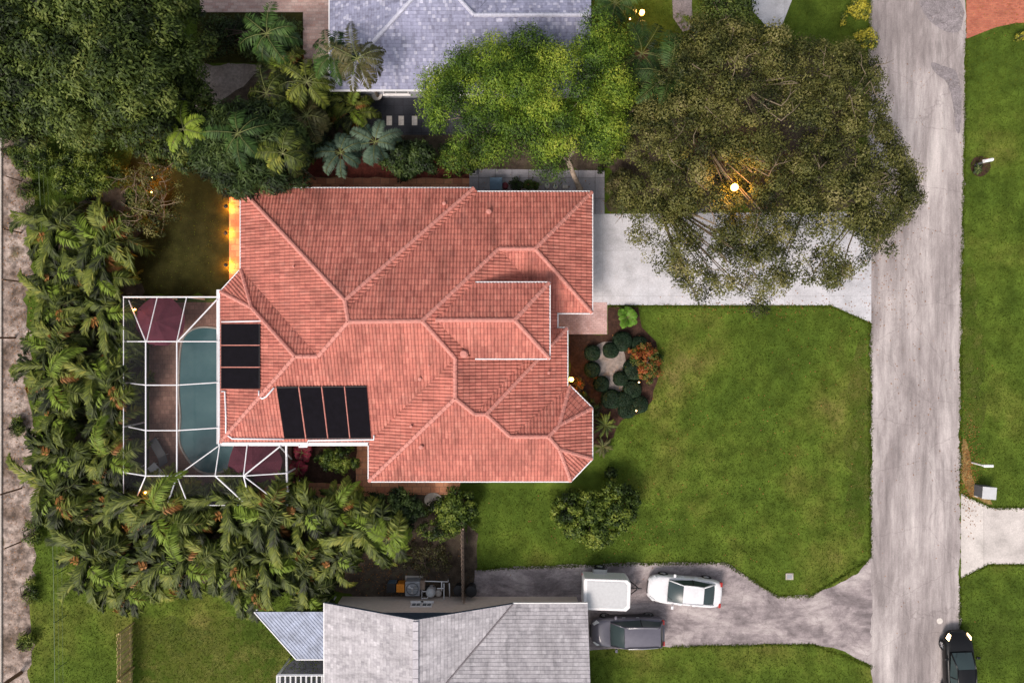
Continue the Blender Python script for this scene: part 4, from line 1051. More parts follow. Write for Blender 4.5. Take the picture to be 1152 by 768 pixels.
def bush(name,label,outline,base,zt,ze,n,cr,nl,ll,lw,lm,seed,group=None,cat='bush',up=.6,under=.2): 
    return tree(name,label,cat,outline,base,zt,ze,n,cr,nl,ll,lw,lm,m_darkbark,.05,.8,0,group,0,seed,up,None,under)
def ell(cx,cy,rx,ry,n=14,j=.12,seed=0):
    r=random.Random(seed+cx); return [(cx+rx*math.cos(2*PI*k/n)*r.uniform(1-j,1+j),cy+ry*math.sin(2*PI*k/n)*r.uniform(1-j,1+j)) for k in range(n)]
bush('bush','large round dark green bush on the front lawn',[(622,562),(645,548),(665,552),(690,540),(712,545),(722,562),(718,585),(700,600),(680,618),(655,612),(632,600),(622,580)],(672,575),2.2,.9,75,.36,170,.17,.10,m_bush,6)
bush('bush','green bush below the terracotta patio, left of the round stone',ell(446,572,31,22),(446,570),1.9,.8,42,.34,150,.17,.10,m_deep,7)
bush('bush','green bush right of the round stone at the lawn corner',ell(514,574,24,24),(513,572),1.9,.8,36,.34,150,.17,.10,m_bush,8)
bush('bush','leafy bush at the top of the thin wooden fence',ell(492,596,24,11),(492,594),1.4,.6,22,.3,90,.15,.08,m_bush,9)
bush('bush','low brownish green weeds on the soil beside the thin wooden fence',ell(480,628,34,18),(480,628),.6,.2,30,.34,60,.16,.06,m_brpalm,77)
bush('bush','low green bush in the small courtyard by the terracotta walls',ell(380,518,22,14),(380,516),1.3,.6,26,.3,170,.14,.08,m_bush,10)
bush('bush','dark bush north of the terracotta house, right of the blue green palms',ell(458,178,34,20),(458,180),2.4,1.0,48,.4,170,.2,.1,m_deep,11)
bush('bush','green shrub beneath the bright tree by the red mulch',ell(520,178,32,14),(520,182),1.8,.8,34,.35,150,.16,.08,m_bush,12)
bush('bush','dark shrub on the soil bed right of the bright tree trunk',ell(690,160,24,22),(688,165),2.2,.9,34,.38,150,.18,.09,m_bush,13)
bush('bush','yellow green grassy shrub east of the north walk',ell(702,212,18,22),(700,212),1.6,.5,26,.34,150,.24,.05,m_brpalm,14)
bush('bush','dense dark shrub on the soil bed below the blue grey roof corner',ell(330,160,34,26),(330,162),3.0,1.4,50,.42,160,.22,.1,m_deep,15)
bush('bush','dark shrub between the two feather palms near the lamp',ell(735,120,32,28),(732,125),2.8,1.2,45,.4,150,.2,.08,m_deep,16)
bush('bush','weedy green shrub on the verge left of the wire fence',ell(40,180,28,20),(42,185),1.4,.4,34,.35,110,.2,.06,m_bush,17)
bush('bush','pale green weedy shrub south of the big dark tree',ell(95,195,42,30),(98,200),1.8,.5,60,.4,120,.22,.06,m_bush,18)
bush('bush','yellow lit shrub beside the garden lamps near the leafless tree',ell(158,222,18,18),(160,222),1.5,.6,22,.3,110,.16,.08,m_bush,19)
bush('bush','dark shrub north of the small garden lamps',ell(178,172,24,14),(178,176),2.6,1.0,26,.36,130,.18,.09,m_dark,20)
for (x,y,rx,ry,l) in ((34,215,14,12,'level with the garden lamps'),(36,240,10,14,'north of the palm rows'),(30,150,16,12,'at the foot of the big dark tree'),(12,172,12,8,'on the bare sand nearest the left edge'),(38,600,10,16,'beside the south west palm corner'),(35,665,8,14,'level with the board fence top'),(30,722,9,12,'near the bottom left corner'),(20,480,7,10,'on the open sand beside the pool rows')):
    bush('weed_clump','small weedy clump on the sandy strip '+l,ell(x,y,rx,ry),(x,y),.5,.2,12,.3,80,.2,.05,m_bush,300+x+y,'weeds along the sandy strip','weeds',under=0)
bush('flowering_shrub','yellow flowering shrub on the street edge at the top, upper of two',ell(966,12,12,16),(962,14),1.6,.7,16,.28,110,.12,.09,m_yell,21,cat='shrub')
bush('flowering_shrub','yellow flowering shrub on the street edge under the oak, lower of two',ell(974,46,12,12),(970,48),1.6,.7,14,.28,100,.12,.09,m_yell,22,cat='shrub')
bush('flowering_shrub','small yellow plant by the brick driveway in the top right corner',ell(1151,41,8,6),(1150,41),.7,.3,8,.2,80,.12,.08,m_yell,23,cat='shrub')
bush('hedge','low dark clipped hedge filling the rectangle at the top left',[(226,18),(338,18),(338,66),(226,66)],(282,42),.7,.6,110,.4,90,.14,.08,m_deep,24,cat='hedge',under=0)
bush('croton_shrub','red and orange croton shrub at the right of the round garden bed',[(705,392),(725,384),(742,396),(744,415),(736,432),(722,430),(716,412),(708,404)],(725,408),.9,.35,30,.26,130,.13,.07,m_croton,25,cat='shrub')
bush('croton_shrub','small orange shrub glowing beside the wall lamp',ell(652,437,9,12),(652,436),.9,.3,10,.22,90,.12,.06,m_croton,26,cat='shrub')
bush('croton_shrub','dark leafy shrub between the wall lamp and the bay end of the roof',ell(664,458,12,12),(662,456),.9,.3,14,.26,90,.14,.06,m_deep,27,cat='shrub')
def rosette(label,px,py,h,nfr,L,ll,lw,lm,seed,name='fern',cat='fern',el=(.1,1.1)):
    Q,rb,st=palm_mesh(nfr,L,ll,lw,18,seed,el,(.8,1.8),h,.3,1); return palm(name,label,cat,px,py,h,(Q,rb,MB().tube([(0,0,-.02),(0,0,h)],[.05,.04],6)),lm)
rosette('bright green fern rosette between the driveway and the round bed',706,357,.5,16,.85,.28,.12,m_fern,40)
rosette('crimson leaved plant beside the pool cage, upper of two',340,509,.8,14,.7,.25,.12,m_cordy,41,'cordyline','plant')
rosette('crimson leaved plant beside the pool cage, lower of two',336,527,.7,12,.65,.25,.12,m_cordy,42,'cordyline','plant')
rosette('spiky dark green rosette below the round garden bed, upper of two',681,478,.6,22,.95,.10,.05,m_bush,43,'spiky_plant','plant')
rosette('spiky pale green rosette by the roof bay, lower of two',678,502,.5,20,.75,.10,.06,m_brpalm,44,'spiky_plant','plant')
# clipped round shrubs
tp=[(667,397,8,'at the upper left of the bed'),(688,394,8,'second in the upper arc of the bed'),(701,384,10,'at the top of the bed below the fern'),(720,388,9,'at the upper right touching the croton'),(667,416,8,'at the left edge of the bed'),(677,432,8,'at the lower left of the bed'),
    (714,416,11,'in the middle right beside the red croton'),(712,438,9.5,'right of centre next to a small light'),(688,449,10,'at the bottom left of the bed'),(703,450,9,'at the bottom centre of the bed'),(699,426,7.5,'smallest one in the centre of the bed'),(720,455,9,'at the lower right near a small light'),(706,461,9,'lowest one of the bed')]
def topiary(r,seed):
    rng=np.random.default_rng(seed); n=int(2600*(r/.5)**2); d=nrmz(rng.normal(size=(n,3))); d[:,2]=np.abs(d[:,2]); k=(np.abs(d[:,0])**2.6+np.abs(d[:,1])**2.6+np.abs(d[:,2])**2.6)**(-1/2.6)
    pos=d*k[:,None]*np.array([r*.95,r*.95,.75])*rng.uniform(.93,1.0,size=(n,1)); pos[:,:2]*= (r*.98/np.maximum(r*.98,np.linalg.norm(pos[:,:2],axis=1,keepdims=True)))
    return leaves(pos,.07,.05,.3,rng,.8,d)
for i,(x,y,r,l) in enumerate(tp):
    c=P(x,y,.5); c.z=0; t=thing('clipped_shrub','dark clipped round shrub '+l,'shrub',c,0,'clipped round shrubs in the garden bed')
    quads_mesh('foliage',topiary(r/S*1.15,60+i),m_top,t); MB().tube([(0,0,-.02),(0,0,.5)],.03,6).build('stem',m_darkbark,t)
    MB().lathe((0,0,0),[(r/S*.6,.05),(r/S*1.0,.2),(r/S*.98,.5),(r/S*.6,.66),(.02,.68)],16).build('inner_growth',m_top,t)

# --- grass: blades scattered over the lawns
def grass():
    rng=np.random.default_rng(5); n=330000
    px=rng.uniform(30,1160,n); py=rng.uniform(-10,780,n)
    ok=np.ones(n,bool)
    for poly in PAVED: ok&=~inpoly(px,py,poly)
    ok&=~(inpoly(px,py,[(148,168),(278,150),(278,335),(148,335)])&(rng.uniform(size=n)<.9))
    ok&=~inpoly(px,py,[(222,12),(342,12),(342,72),(222,72)])
    for poly in ([(255,200),(675,200),(675,550),(400,550),(400,510),(240,510),(240,320)],[(360,670),(664,670),(664,800),(360,800)],[(371,-10),(668,-10),(668,103),(371,103)]): ok&=~inpoly(px,py,poly)
    # keep a few blades creeping over the paved edges
    px=px[ok]; py=py[ok]; m=len(px)
    pos=np.stack([(px-576)/S,(384-py)/S,np.full(m,.035)],1)
    q=leaves(pos,.11,.035,.35,rng,1.0)
    o=quads_mesh('grass',q,m_grassb); tag(o,'short mown grass of the lawns','grass',kind='stuff')
grass()
def fringe():
    rng=np.random.default_rng(6); pts=[]
    lines=[((979,363),(979,628)),((1087,44),(1085,160)),((1085,160),(1082,300)),((1082,300),(1080,555)),((1080,650),(1080,768)),((684,344.5),(935,344.5)),((935,345),(979,364)),((536,640),(700,634)),((700,634),(815,633)),((815,633),(876,671)),((876,671),(912,670)),((912,670),(978,629)),((755,727),(870,725)),((870,725),(915,725)),((915,725),(981,750)),((979,0),(977,60)),((1115,571),(1152,571)),((1112,635),(1152,635)),((1081,555),(1115,571)),((1112,635),(1081,650))]
    for a,b in lines:
        L=math.hypot(b[0]-a[0],b[1]-a[1])/S; k=int(L*110); t=rng.uniform(size=k)
        x=a[0]+(b[0]-a[0])*t+rng.normal(size=k)*1.1; y=a[1]+(b[1]-a[1])*t+rng.normal(size=k)*1.1
        pts.append(np.stack([(x-576)/S,(384-y)/S,np.full(k,.045)],1))
    pos=np.concatenate(pts); o=quads_mesh('grass_edging',leaves(pos,.14,.035,.4,rng,1.0),m_grassb); tag(o,'ragged grass edge creeping over the paving','grass',kind='stuff')
fringe()
def litter():
    rng=np.random.default_rng(8); P_=[]
    for (cx,cy,rx,ry,k) in ((980,300,45,70,260),(700,230,25,12,60),(1090,530,10,45,500),(860,345,80,12,160),(1140,15,40,25,150),(440,640,50,30,400),(600,208,60,10,80),(560,219,30,4,60),(20,400,16,380,900),(1030,400,45,380,120),(850,480,180,150,260),(700,590,80,40,120)):
        x=cx+rng.normal(size=k)*rx*.6; y=cy+rng.normal(size=k)*ry*.6; P_.append(np.stack([(x-576)/S,(384-y)/S,np.full(k,.05)],1))
    o=quads_mesh('fallen_leaves',leaves(np.concatenate(P_),.09,.055,.9,rng,.4),m_dead); tag(o,'scattered dry fallen leaves on road and soil','leaves',kind='stuff')
litter()

# ------------------------------------------------------------------ vehicles
def wheel(t, x, y, r, w, rimm=m_steel):
    s=1 if y>0 else -1
    wo_=bpy.data.objects.new('wheel',None); COL.objects.link(wo_); wo_.parent=t; wo_.location=(x,y,r)
    n=24; pr=[(r*.62,-w/2),(r*.93,-w/2),(r,-w*.38),(r,w*.38),(r*.93,w/2),(r*.62,w/2)]
    vs=[];fs=[]
    for (rr,yy) in pr:
        for k in range(n): a=2*PI*k/n; vs.append((rr*math.cos(a),yy,rr*math.sin(a)))
    for i in range(len(pr)-1):
        for k in range(n): fs.append((i*n+k,(i+1)*n+k,(i+1)*n+(k+1)%n,i*n+(k+1)%n))
    MB().add(vs,fs).build('tyre',m_tyre,wo_,smooth=True)
    m=MB(); R0=r*.62
    for k in range(5):
        a=2*PI*k/5; m.tube([(0,s*w*.38,0),(R0*math.cos(a),s*w*.34,R0*math.sin(a))],[r*.12,r*.09],5)
    m.tube([(0,s*w*.2,0),(0,s*w*.42,0)],r*.16,10)
    pr=[(R0*1.0,-w*.3),(R0*1.02,w*.46*s)]
    vs=[(rr*math.cos(2*PI*k/n),yy,rr*math.sin(2*PI*k/n)) for rr,yy in pr for k in range(n)]; m.add(vs,[(k,(k+1)%n,n+(k+1)%n,n+k) for k in range(n)])
    m.add([(R0*math.cos(2*PI*k/n),s*w*.05,R0*math.sin(2*PI*k/n)) for k in range(n)],[tuple(range(n))])
    m.build('rim',rimm,wo_)
def car(name,label,loc,rz,pnt,kind='sedan',lit=False,rail=False):
    t=thing(name,label,'car',loc,rz)
    if kind=='sedan': st=[(-2.40,.62,.80,.40,.45),(-2.28,.80,.95,.25,.66),(-1.7,.92,1.0,.20,.74),(-1.0,.93,.95,.18,.80),(0,.93,.92,.18,.82),(.9,.93,.93,.18,.82),(1.5,.92,.86,.20,.80),(2.0,.84,.76,.22,.70),(2.32,.66,.62,.26,.52),(2.42,.50,.52,.34,.40)]; W=.93; cab=dict(xf=1.15,xr=-1.85,zb=.90,zr=1.42,rf=.28,rr=-1.05,wb=.80,wr=.58)
    else: st=[(-2.38,.66,.95,.45,.45),(-2.30,.86,1.08,.30,.7),(-1.7,.95,1.10,.25,.78),(-1.0,.96,1.08,.23,.84),(0,.96,1.05,.23,.86),(.9,.96,1.05,.23,.86),(1.5,.95,1.0,.25,.82),(2.0,.88,.92,.28,.74),(2.28,.72,.80,.32,.58),(2.38,.55,.66,.40,.45)]; W=.96; cab=dict(xf=1.15,xr=-2.22,zb=1.03,zr=1.70,rf=.35,rr=-1.95,wb=.86,wr=.66)
    vs=[];fs=[]; 
    for (x,w,zt,zb,fl) in st:
        cb=.13 if -1.75<x<1.0 else 0.0
        h=[(0,zt+.03-cb),(fl*.75*w/W*1.0,zt+.015-cb),(w*.88,zt-.04),(w,zt-.16),(w*1.0,(zt+zb)/2-.02),(w*.97,zb+.05),(w*.85,zb),(0,zb)]
        ring=[(x,y,z) for y,z in h]+[(x,-y,z) for y,z in h[-2:0:-1]]
        vs+=ring
    m=len(ring)
    for i in range(len(st)-1):
        for k in range(m): fs.append((i*m+k,i*m+(k+1)%m,(i+1)*m+(k+1)%m,(i+1)*m+k))
    fs+=[tuple(range(m-1,-1,-1)),tuple((len(st)-1)*m+k for k in range(m))]
    b=MB().add(vs,fs).build('body',pnt,t,smooth=True); ss=b.modifiers.new('s','SUBSURF'); ss.levels=ss.render_levels=2
    c=cab; L=lambda x,y,z: Vector((x,y,z))
    FL,FR=L(c['xf'],c['wb']*.86,c['zb']),L(c['xf'],-c['wb']*.86,c['zb']); RL,RR=L(c['xr'],c['wb']*.84,c['zb']),L(c['xr'],-c['wb']*.84,c['zb'])
    fl,fr=L(c['rf'],c['wr'],c['zr']-.03),L(c['rf'],-c['wr'],c['zr']-.03); rl,rr=L(c['rr'],c['wr']*.95,c['zr']-.04),L(c['rr'],-c['wr']*.95,c['zr']-.04)
    MB().patch(FR,FL,fl,fr,8,5,.10).build('windshield',m_carglass,t,smooth=True)
    MB().patch(RL,RR,rr,rl,8,5,.07).build('rear_window',m_carglass,t,smooth=True)
    MB().patch(rl,rr,fr,fl,8,8,.06).build('roof',pnt,t,smooth=True)
    MB().patch(L(c['xf'],c['wb']*.86,c['zb']-.1),RL-L(0,0,.1),RR-L(0,0,.1),L(c['xf'],-c['wb']*.86,c['zb']-.1),1,1).build('parcel_shelf',m_black,t)
    for s_ in (1,-1):
        F_=L(c['xf'],s_*c['wb']*.86,c['zb']); R_=L(c['xr'],s_*c['wb']*.84,c['zb']); M_=L((c['rf']+c['rr'])/2,s_*c['wb']*1.02,c['zb'])
        f_=L(c['rf'],s_*c['wr'],c['zr']-.03); r_=L(c['rr'],s_*c['wr']*.95,c['zr']-.04); mm=f_.lerp(r_,.5)+L(0,s_*.02,.01)
        a1=(F_,M_,mm,f_); a2=(M_,R_,r_,mm)
        for q in (a1,a2):
            q=q if s_<0 else (q[1],q[0],q[3],q[2]); MB().patch(*q,4,3,.02).build('side_window',m_carglass,t,smooth=True)
        for (p,q,w_) in ((F_,f_,.045),(R_,r_,.06),(M_,mm,.03)): MB().tube([p,p.lerp(q,.5)+L(0,s_*.01,.02),q],[w_,w_,w_*.8],6).build('pillar',pnt if w_>.03 else m_black,t,smooth=True)
        MB().tube([f_,mm,r_],.045,6).build('roof_edge',pnt,t,smooth=True)
        if rail: MB().tube([f_+L(-.15,0,.03),f_+L(-.25,0,.1),mm+L(0,0,.12),r_+L(.25,0,.1),r_+L(.12,0,.03)],.022,6).build('roof_rail',m_steel,t,smooth=True)
        MB().box((c['xf']-.35,s_*(W+.10),c['zb']+.05),(.16,.22,.13)).build('side_mirror',pnt,t,bevel=.03)
        if kind!='sedan': MB().box((-.05,s_*(W-.02),.52),(3.0,.10,.42)).build('side_cladding',m_black,t,bevel=.03)
        for x in (-.35,.55): MB().box((x-.3,s_*(W+.012),c['zb']-.2),(.2,.03,.03)).build('door_handle',m_steel if rail else pnt,t)
        z=st[-3][2]; 
        MB().patch(*( (L(2.02,s_*.84,z-.12),L(2.30,s_*.60,z-.19),L(2.20,s_*.52,z-.055),L(1.85,s_*.72,z+.015)) if s_<0 else (L(2.30,s_*.60,z-.19),L(2.02,s_*.84,z-.12),L(1.85,s_*.72,z+.015),L(2.20,s_*.52,z-.055))),4,3,.035).build('headlight',m_lamp if lit else m_lens,t,smooth=True)
        z=st[1][2]; MB().box((-2.27,s_*.68,z-.12),(.16,.30,.16),0).build('taillight',m_red,t,bevel=.03)
        for x in (-1.42,1.42): wheel(t,x,s_*(W-.10),.33 if kind=='sedan' else .37,.22)
    MB().box((2.39,0,.46),(.08,.8,.16)).build('grille',m_black,t,bevel=.02)
    MB().box((-2.40,0,.66),(.03,.32,.12)).build('number_plate',m_whitepaint,t)
    for s_ in (.3,-.3): MB().tube([(c['xf']+.04,s_,c['zb']+.03),(c['xf']-.25,s_+.35 if s_<0 else s_-.35+.55,c['zb']+.20)],.012,4).build('wiper',m_black,t)
    return t
c=P(770,664,.6); car('parked_car','white sedan parked on the cracked asphalt driveway',(c.x,c.y,.012),PI-R(5),m_pwhite,'sedan')
c=P(706,711,.7); car('parked_car','dark grey estate car with roof rails parked beside the grey roofed house',(c.x+.0,c.y+.05,.012),PI+R(1),m_pgrey,'suv',rail=True)
c=P(1079,751,.6); car('parked_car','black car with lit headlights at the street edge bottom right',(c.x,c.y,.016),PI/2+R(2),m_pblack,'sedan',lit=True)
# trailer
c=P(681,663,.9); tr=thing('box_trailer','white enclosed box trailer parked ahead of the white sedan','trailer',(c.x,c.y,.012),R(-2))
bx=[(-1.48,-1.0),(1.25,-1.0),(1.48,-.78),(1.48,.78),(1.25,1.0),(-1.48,1.0)]
MB().prism(bx,.45,1.82).build('body',m_whitepaint,tr,bevel=.05)
MB().prism([(x*.86-.03,y*.84) for x,y in bx],1.815,1.84).build('roof_panel',m_lgrey,tr,bevel=.01)
MB().box((-1.49,0,1.1),(.03,1.7,1.2)).build('rear_door',m_whitepaint,tr,bevel=.01)
for s_ in (1,-1):
    wheel(tr,-.35,s_*1.22,.34,.22); f=MB().box((-.35,s_*1.12,.74),(.85,.26,.05)); f.box((-.8,s_*1.12,.52),(.05,.26,.26)); f.box((.1,s_*1.12,.52),(.05,.26,.26)); f.build('fender',m_steel,tr,bevel=.01)
    MB().tube([(1.3,s_*.75,.42),(2.25,0,.42)],.04,6).build('tongue_bar',m_black,tr)
    MB().box((-1.50,s_*.85,.6),(.04,.12,.12)).build('taillight',m_red,tr)
MB().tube([(1.4,0,.42),(2.45,0,.42)],.035,6).build('coupler',m_black,tr); MB().tube([(2.1,.1,.1),(2.1,.1,.85)],.035,8).build('jack',m_dgrey,tr)
MB().lathe((-.35,1.13,.0),[(.0,0)],3) if False else None

# ------------------------------------------------------------------ equipment by the south house
def unit_ac(px,py,label,w=.95):
    c=P(px,py,.8); t=thing('air_conditioner',label,'air conditioner',(c.x,c.y,.01))
    MB().box((0,0,.42),(w,w,.78)).build('casing',m_mgrey,t,bevel=.04)
    MB().lathe((0,0,.80),[(w*.43,0),(w*.43,.03),(w*.38,.03),(w*.38,.005)],24).build('fan_ring',m_dgrey,t)
    MB().lathe((0,0,.803),[(w*.37,0),(.01,.004)],20).build('fan_well',m_black,t)
    f=MB()
    for k in range(3): a=2*PI*k/3+.4; f.add([(.05*math.cos(a),.05*math.sin(a),.825),(w*.34*math.cos(a-.25),w*.34*math.sin(a-.25),.815),(w*.34*math.cos(a+.35),w*.34*math.sin(a+.35),.845)],[(0,1,2)])
    f.lathe((0,0,.82),[(.08,0),(.08,.03),(.01,.04)],10); f.build('fan_blade',m_steel,t)
    for k in range(5): 
        MB().tube([(-w*.4,(k-2)*w*.17,.85),(w*.4,(k-2)*w*.17,.85)],.006,4).build('guard_wire',m_dgrey,t)
    MB().box((0,0,.015),(w*1.25,w*1.25,.05)).build('pad',m_stone,t)
unit_ac(464,662,'grey air conditioner with a round fan beside the orange bin')
def bin_(px,py,label,mat,r=.3,h=.9,lid=None,square=False,cat='bin'):
    c=P(px,py,h); t=thing('waste_bin',label,cat,(c.x,c.y,.01))
    if square: MB().box((0,0,h/2),(r*2,r*2,h)).build('body',mat,t,bevel=.04); MB().box((0,0,h+.03),(r*2.15,r*2.2,.06)).build('lid',lid or mat,t,bevel=.02)
    else: MB().lathe((0,0,0),[(r*.8,0),(r,h*.95),(r*1.06,h*.96),(r*1.06,h)],20).build('body',mat,t,smooth=False); MB().lathe((0,0,h),[(r*1.08,0),(r*1.05,.05),(r*.5,.09),(.01,.1)],20).build('lid',lid or mat,t)
bin_(440,661,'dark blue square bin left of the orange one',m_bluebin,.27,.8,m_black,True); bin_(450.5,661,'orange square bin next to the air conditioner',m_orange,.24,.8,None,True)
bin_(516,664,'black round bin on the left of the wooden fence end',m_black,.33,.85); bin_(530,665,'black round bin on the right of the wooden fence end',m_black,.35,.9)
c=P(487,663,.3); pe=thing('pool_pump','white pipe frame and pump beside the air conditioner','pump',(c.x,c.y,.01))
MB().lathe((-.1,-.05,0),[(.28,0),(.30,.1),(.30,.75),(.2,.9),(.01,.93)],18).build('filter_tank',m_lgrey,pe); MB().lathe((.35,-.25,0),[(.2,0),(.22,.3),(.1,.42),(.01,.43)],16).build('filter_cap',m_padw,pe)
MB().tube([(-.6,.1,.25),(.1,.1,.25)],.14,12).build('motor',m_black,pe)
fr=[[(-.75,.65,.5),(1.0,.6,.5)],[(-.7,.35,.5),(-.7,-.75,.5),(.75,-.8,.5),(.75,.5,.5)],[(-.7,0,.6),(-.3,0,.6),(-.3,-.45,.6),(-.7,-.45,.6)],[(.6,.6,.5),(.6,.0,.5)],[(.3,.2,.6),(.75,.2,.6)],[(1.1,.5,.5),(1.1,-.6,.2)],[(-.75,.65,0),(-.75,.65,.5)],[(1.0,.6,0),(1.0,.6,.5)],[(.75,-.8,0),(.75,-.8,.5)]]
for f in fr: MB().tube(f,.035,8).build('pipe',m_white,pe,smooth=True)
c=P(474,657,.4); t=MB().box((0,0,.3),(.5,.6,.6)).build('equipment_box',m_palewood,bevel=.03); t.location=(c.x,c.y,.01); tag(t,'pale wooden box behind the white pipe frame','box')
tag(sheet('round_stone',smooth_px([(480,554),(494,554),(500,564),(496,572),(484,571),(476,564)],2),.05,m_stone,kind=None,thick=.05),'round pale stepping stone between two green bushes','stepping stone')
# blue metal lean-to roof and pergola
A=[P(286,688,2.3),P(365,688,2.3),P(365,741,2.3),P(333,741,2.3)]
ar=thing('metal_awning','blue metal awning roof under the palm fronds beside the grey roof','awning',(A[3].x,A[3].y,0))
m_bluemetal=simple('blue_ribbed_metal',(.30,.34,.44),.6,.0,var=.3,scale=2,spec=.5)
o_=Vector((A[3].x,A[3].y,0)); MB(o_).prism([p[:2] for p in A],2.25,2.30).build('roof_sheet',m_bluemetal,ar)
ux=(A[0]-A[3]).normalized(); 
for k in range(19):
    s_=(k+.3)*.13; p=A[3].lerp(A[2],s_)
    if p.x>A[2].x: p=p+ux*((A[2].x-.02-p.x)/ux.x)
    if p.y>A[0].y-.1: continue
    q=p+ux*99
    if q.y>A[0].y-.02: q=p+ux*((A[0].y-.05-p.y)/ux.y)
    MB(o_).tube([p+Vector((0,0,.02)),q+Vector((0,0,.02))],.011,4).build('rib',m_bluemetal,ar)
MB(o_).tube([A[3]+Vector((0,-.03,-.02)),A[2]+Vector((0,-.03,-.02))],.05,6).build('edge_trim',m_white,ar); MB(o_).tube([A[3],A[0]],.05,6).build('edge_trim',m_white,ar)
for p in A: MB(o_).box((p.x*.995+.05,p.y+.1,1.12),(.08,.08,2.24)).build('post',m_white,ar)
pc=[P(312,759,2.2),P(365,759,2.2)]; o_=Vector((pc[0].x,pc[0].y,0)); pg=thing('pergola','white slatted pergola at the bottom edge below the blue awning','pergola',o_)
MB(o_).tube(pc,.07,4).build('beam',m_white,pg); MB(o_).tube([pc[0],pc[0]+Vector((0,-3,0))],.07,4).build('beam',m_white,pg)
for k in range(9): p=pc[0].lerp(pc[1],(k+.5)/9); MB(o_).box(p+Vector((0,-1.5,-.05)),(.09,3,.12)).build('rafter',m_lgrey,pg)
for p in (pc[0],pc[0]+Vector((0,-3,0)),pc[1]): MB(o_).box((p.x+.05,p.y,1.08),(.1,.1,2.16)).build('post',m_white,pg)
sheet('patio',[(330,742),(368,742),(368,820),(312,820),(312,757)],.02,m_darkpatio,thick=.02)

# ------------------------------------------------------------------ things along the north side of the house
bin_(558,207,'blue grey lidded bin on the walk by the north eave',m_bluebin,.38,.7,None,True); bin_(568,209,'small maroon bin beside the blue grey one',m_maroon2,.2,.5)
def pot(px,py,r,label,leaf,seed,mat=m_terrap):
    c=P(px,py,.3); t=thing('potted_plant',label,'plant',(c.x,c.y,.03)); MB().lathe((0,0,0),[(r*.7,0),(r,.35),(r*1.1,.36),(r*1.1,.4),(r*.9,.4),(r*.85,.34)],16).build('pot',mat,t)
    Q,rb,st=palm_mesh(14,r*2.2,.16,.06,12,seed,(.2,1.2),(1,2),.38,.3,1); quads_mesh('foliage',Q,leaf,t)
pot(581,208,.28,'black round pot with dark leaves on the north walk',m_deep,71,m_black); pot(594,208,.2,'green potted plant in the middle of the north walk',m_bush,72); pot(602,209,.16,'small green potted plant right of the larger pot',m_bush,73)
def bottle(px,py,label,h=.5):
    c=P(px,py,h); t=thing('gas_bottle',label,'bottle',(c.x,c.y,.03)); MB().lathe((0,0,0),[(.13,0),(.15,.05),(.15,h*.7),(.05,h*.9),(.05,h),(.01,h)],14).build('body',m_whitepaint,t,smooth=True); MB().lathe((0,0,h),[(.07,0),(.07,.05),(.01,.05)],8).build('cap',m_bluebin,t)
bottle(616,208,'white bottle on the north walk, left one of the pair'); bottle(625,209,'white bottle on the north walk, right one of the pair')
c=P(636,210,.2); t=MB().box((0,0,.12),(.35,.22,.22)).build('storage_crate',m_padw,bevel=.03); t.location=(c.x,c.y,.03); tag(t,'small pale crate at the foot of the bright tree trunk','crate')
c=P(532,192,.4); t=thing('drain_box','small square grey box at the left end of the walk','box',(c.x,c.y,.03)); 
b=MB(); 
for dx,dy,w,d in ((-.2,0,.06,.46),(.2,0,.06,.46),(0,-.2,.34,.06),(0,.2,.34,.06)): b.box((dx,dy,.2),(w,d,.4))
b.build('frame',m_mgrey,t); MB().box((0,0,.15),(.33,.33,.2)).build('cover',m_black,t)
# white pads and garden furniture on the dark patio
for x,l in ((438,'left'),(451.5,'middle'),(466.5,'right')):
    t=MB().box((0,0,.02),(.36,.62,.03)).build('paving_pad',m_padw,bevel=.008); q=P(x,136); t.location=(q.x,q.y,.014); tag(t,'pale rectangular paving pad on the dark patio, %s of three'%l,'paving pad','pale pads on the dark patio')
chair(413,108,1.2,'white metal chair under the blue grey eave, left of the table',m_whitepaint,.014,1); table(424,107,.35,'small white round table on the dark patio',m_padw,.014,.6); chair(434,104,-1.6,'white metal chair under the blue grey eave, right of the table',m_whitepaint,.014,.9)
for (x,y,l) in ((367,82,'upright white stone statue base among the palms, left one'),(386,86,'upright white stone statue base among the palms, right one')):
    q=P(x,y,1.0); t=thing('garden_urn',l.replace('upright white stone statue base','pale stone garden urn'),'urn',(q.x,q.y,0)); MB().lathe((0,0,0),[(.25,0),(.22,.08),(.1,.2),(.1,.3),(.32,.7),(.38,1.0),(.30,1.0),(.26,.85)],18).build('bowl',m_padw,t,smooth=True); MB().box((0,0,-.0),(.6,.6,.12)).build('plinth',m_stone,t)
# ------------------------------------------------------------------ roadside things
def mailbox(px,py,label,postm,boxm,rz=0):
    q=P(px,py); t=thing('mailbox',label,'mailbox',(q.x,q.y,0),rz)
    MB().box((0,0,.55),(.11,.11,1.1)).build('post',postm,t,bevel=.01); MB().box((0,0,1.08),(.55,.1,.08)).build('arm',postm,t)
    pr=[(-.1,1.12),(.1,1.12),(.1,1.27)]+[(.1*math.cos(a),1.27+.1*math.sin(a)) for a in [PI*k/6 for k in range(1,6)]]+[(-.1,1.27)]
    n=len(pr); vs=[(-.28,y,z) for y,z in pr]+[(.28,y,z) for y,z in pr]; MB().add(vs,[tuple(range(n-1,-1,-1)),tuple(range(n,2*n))]+[(i,(i+1)%n,n+(i+1)%n,n+i) for i in range(n)]).build('box',boxm,t)
    MB().box((-.1,.11,1.3),(.18,.015,.05)).build('flag',m_red,t)
sheet('mulch_ring',smooth_px([(1103-12,187),(1094,196),(1103,200),(1112,194),(1115,187),(1112,179),(1103,175),(1094,178)],2),.012,m_brownmulch,amp=.03,step=.2)
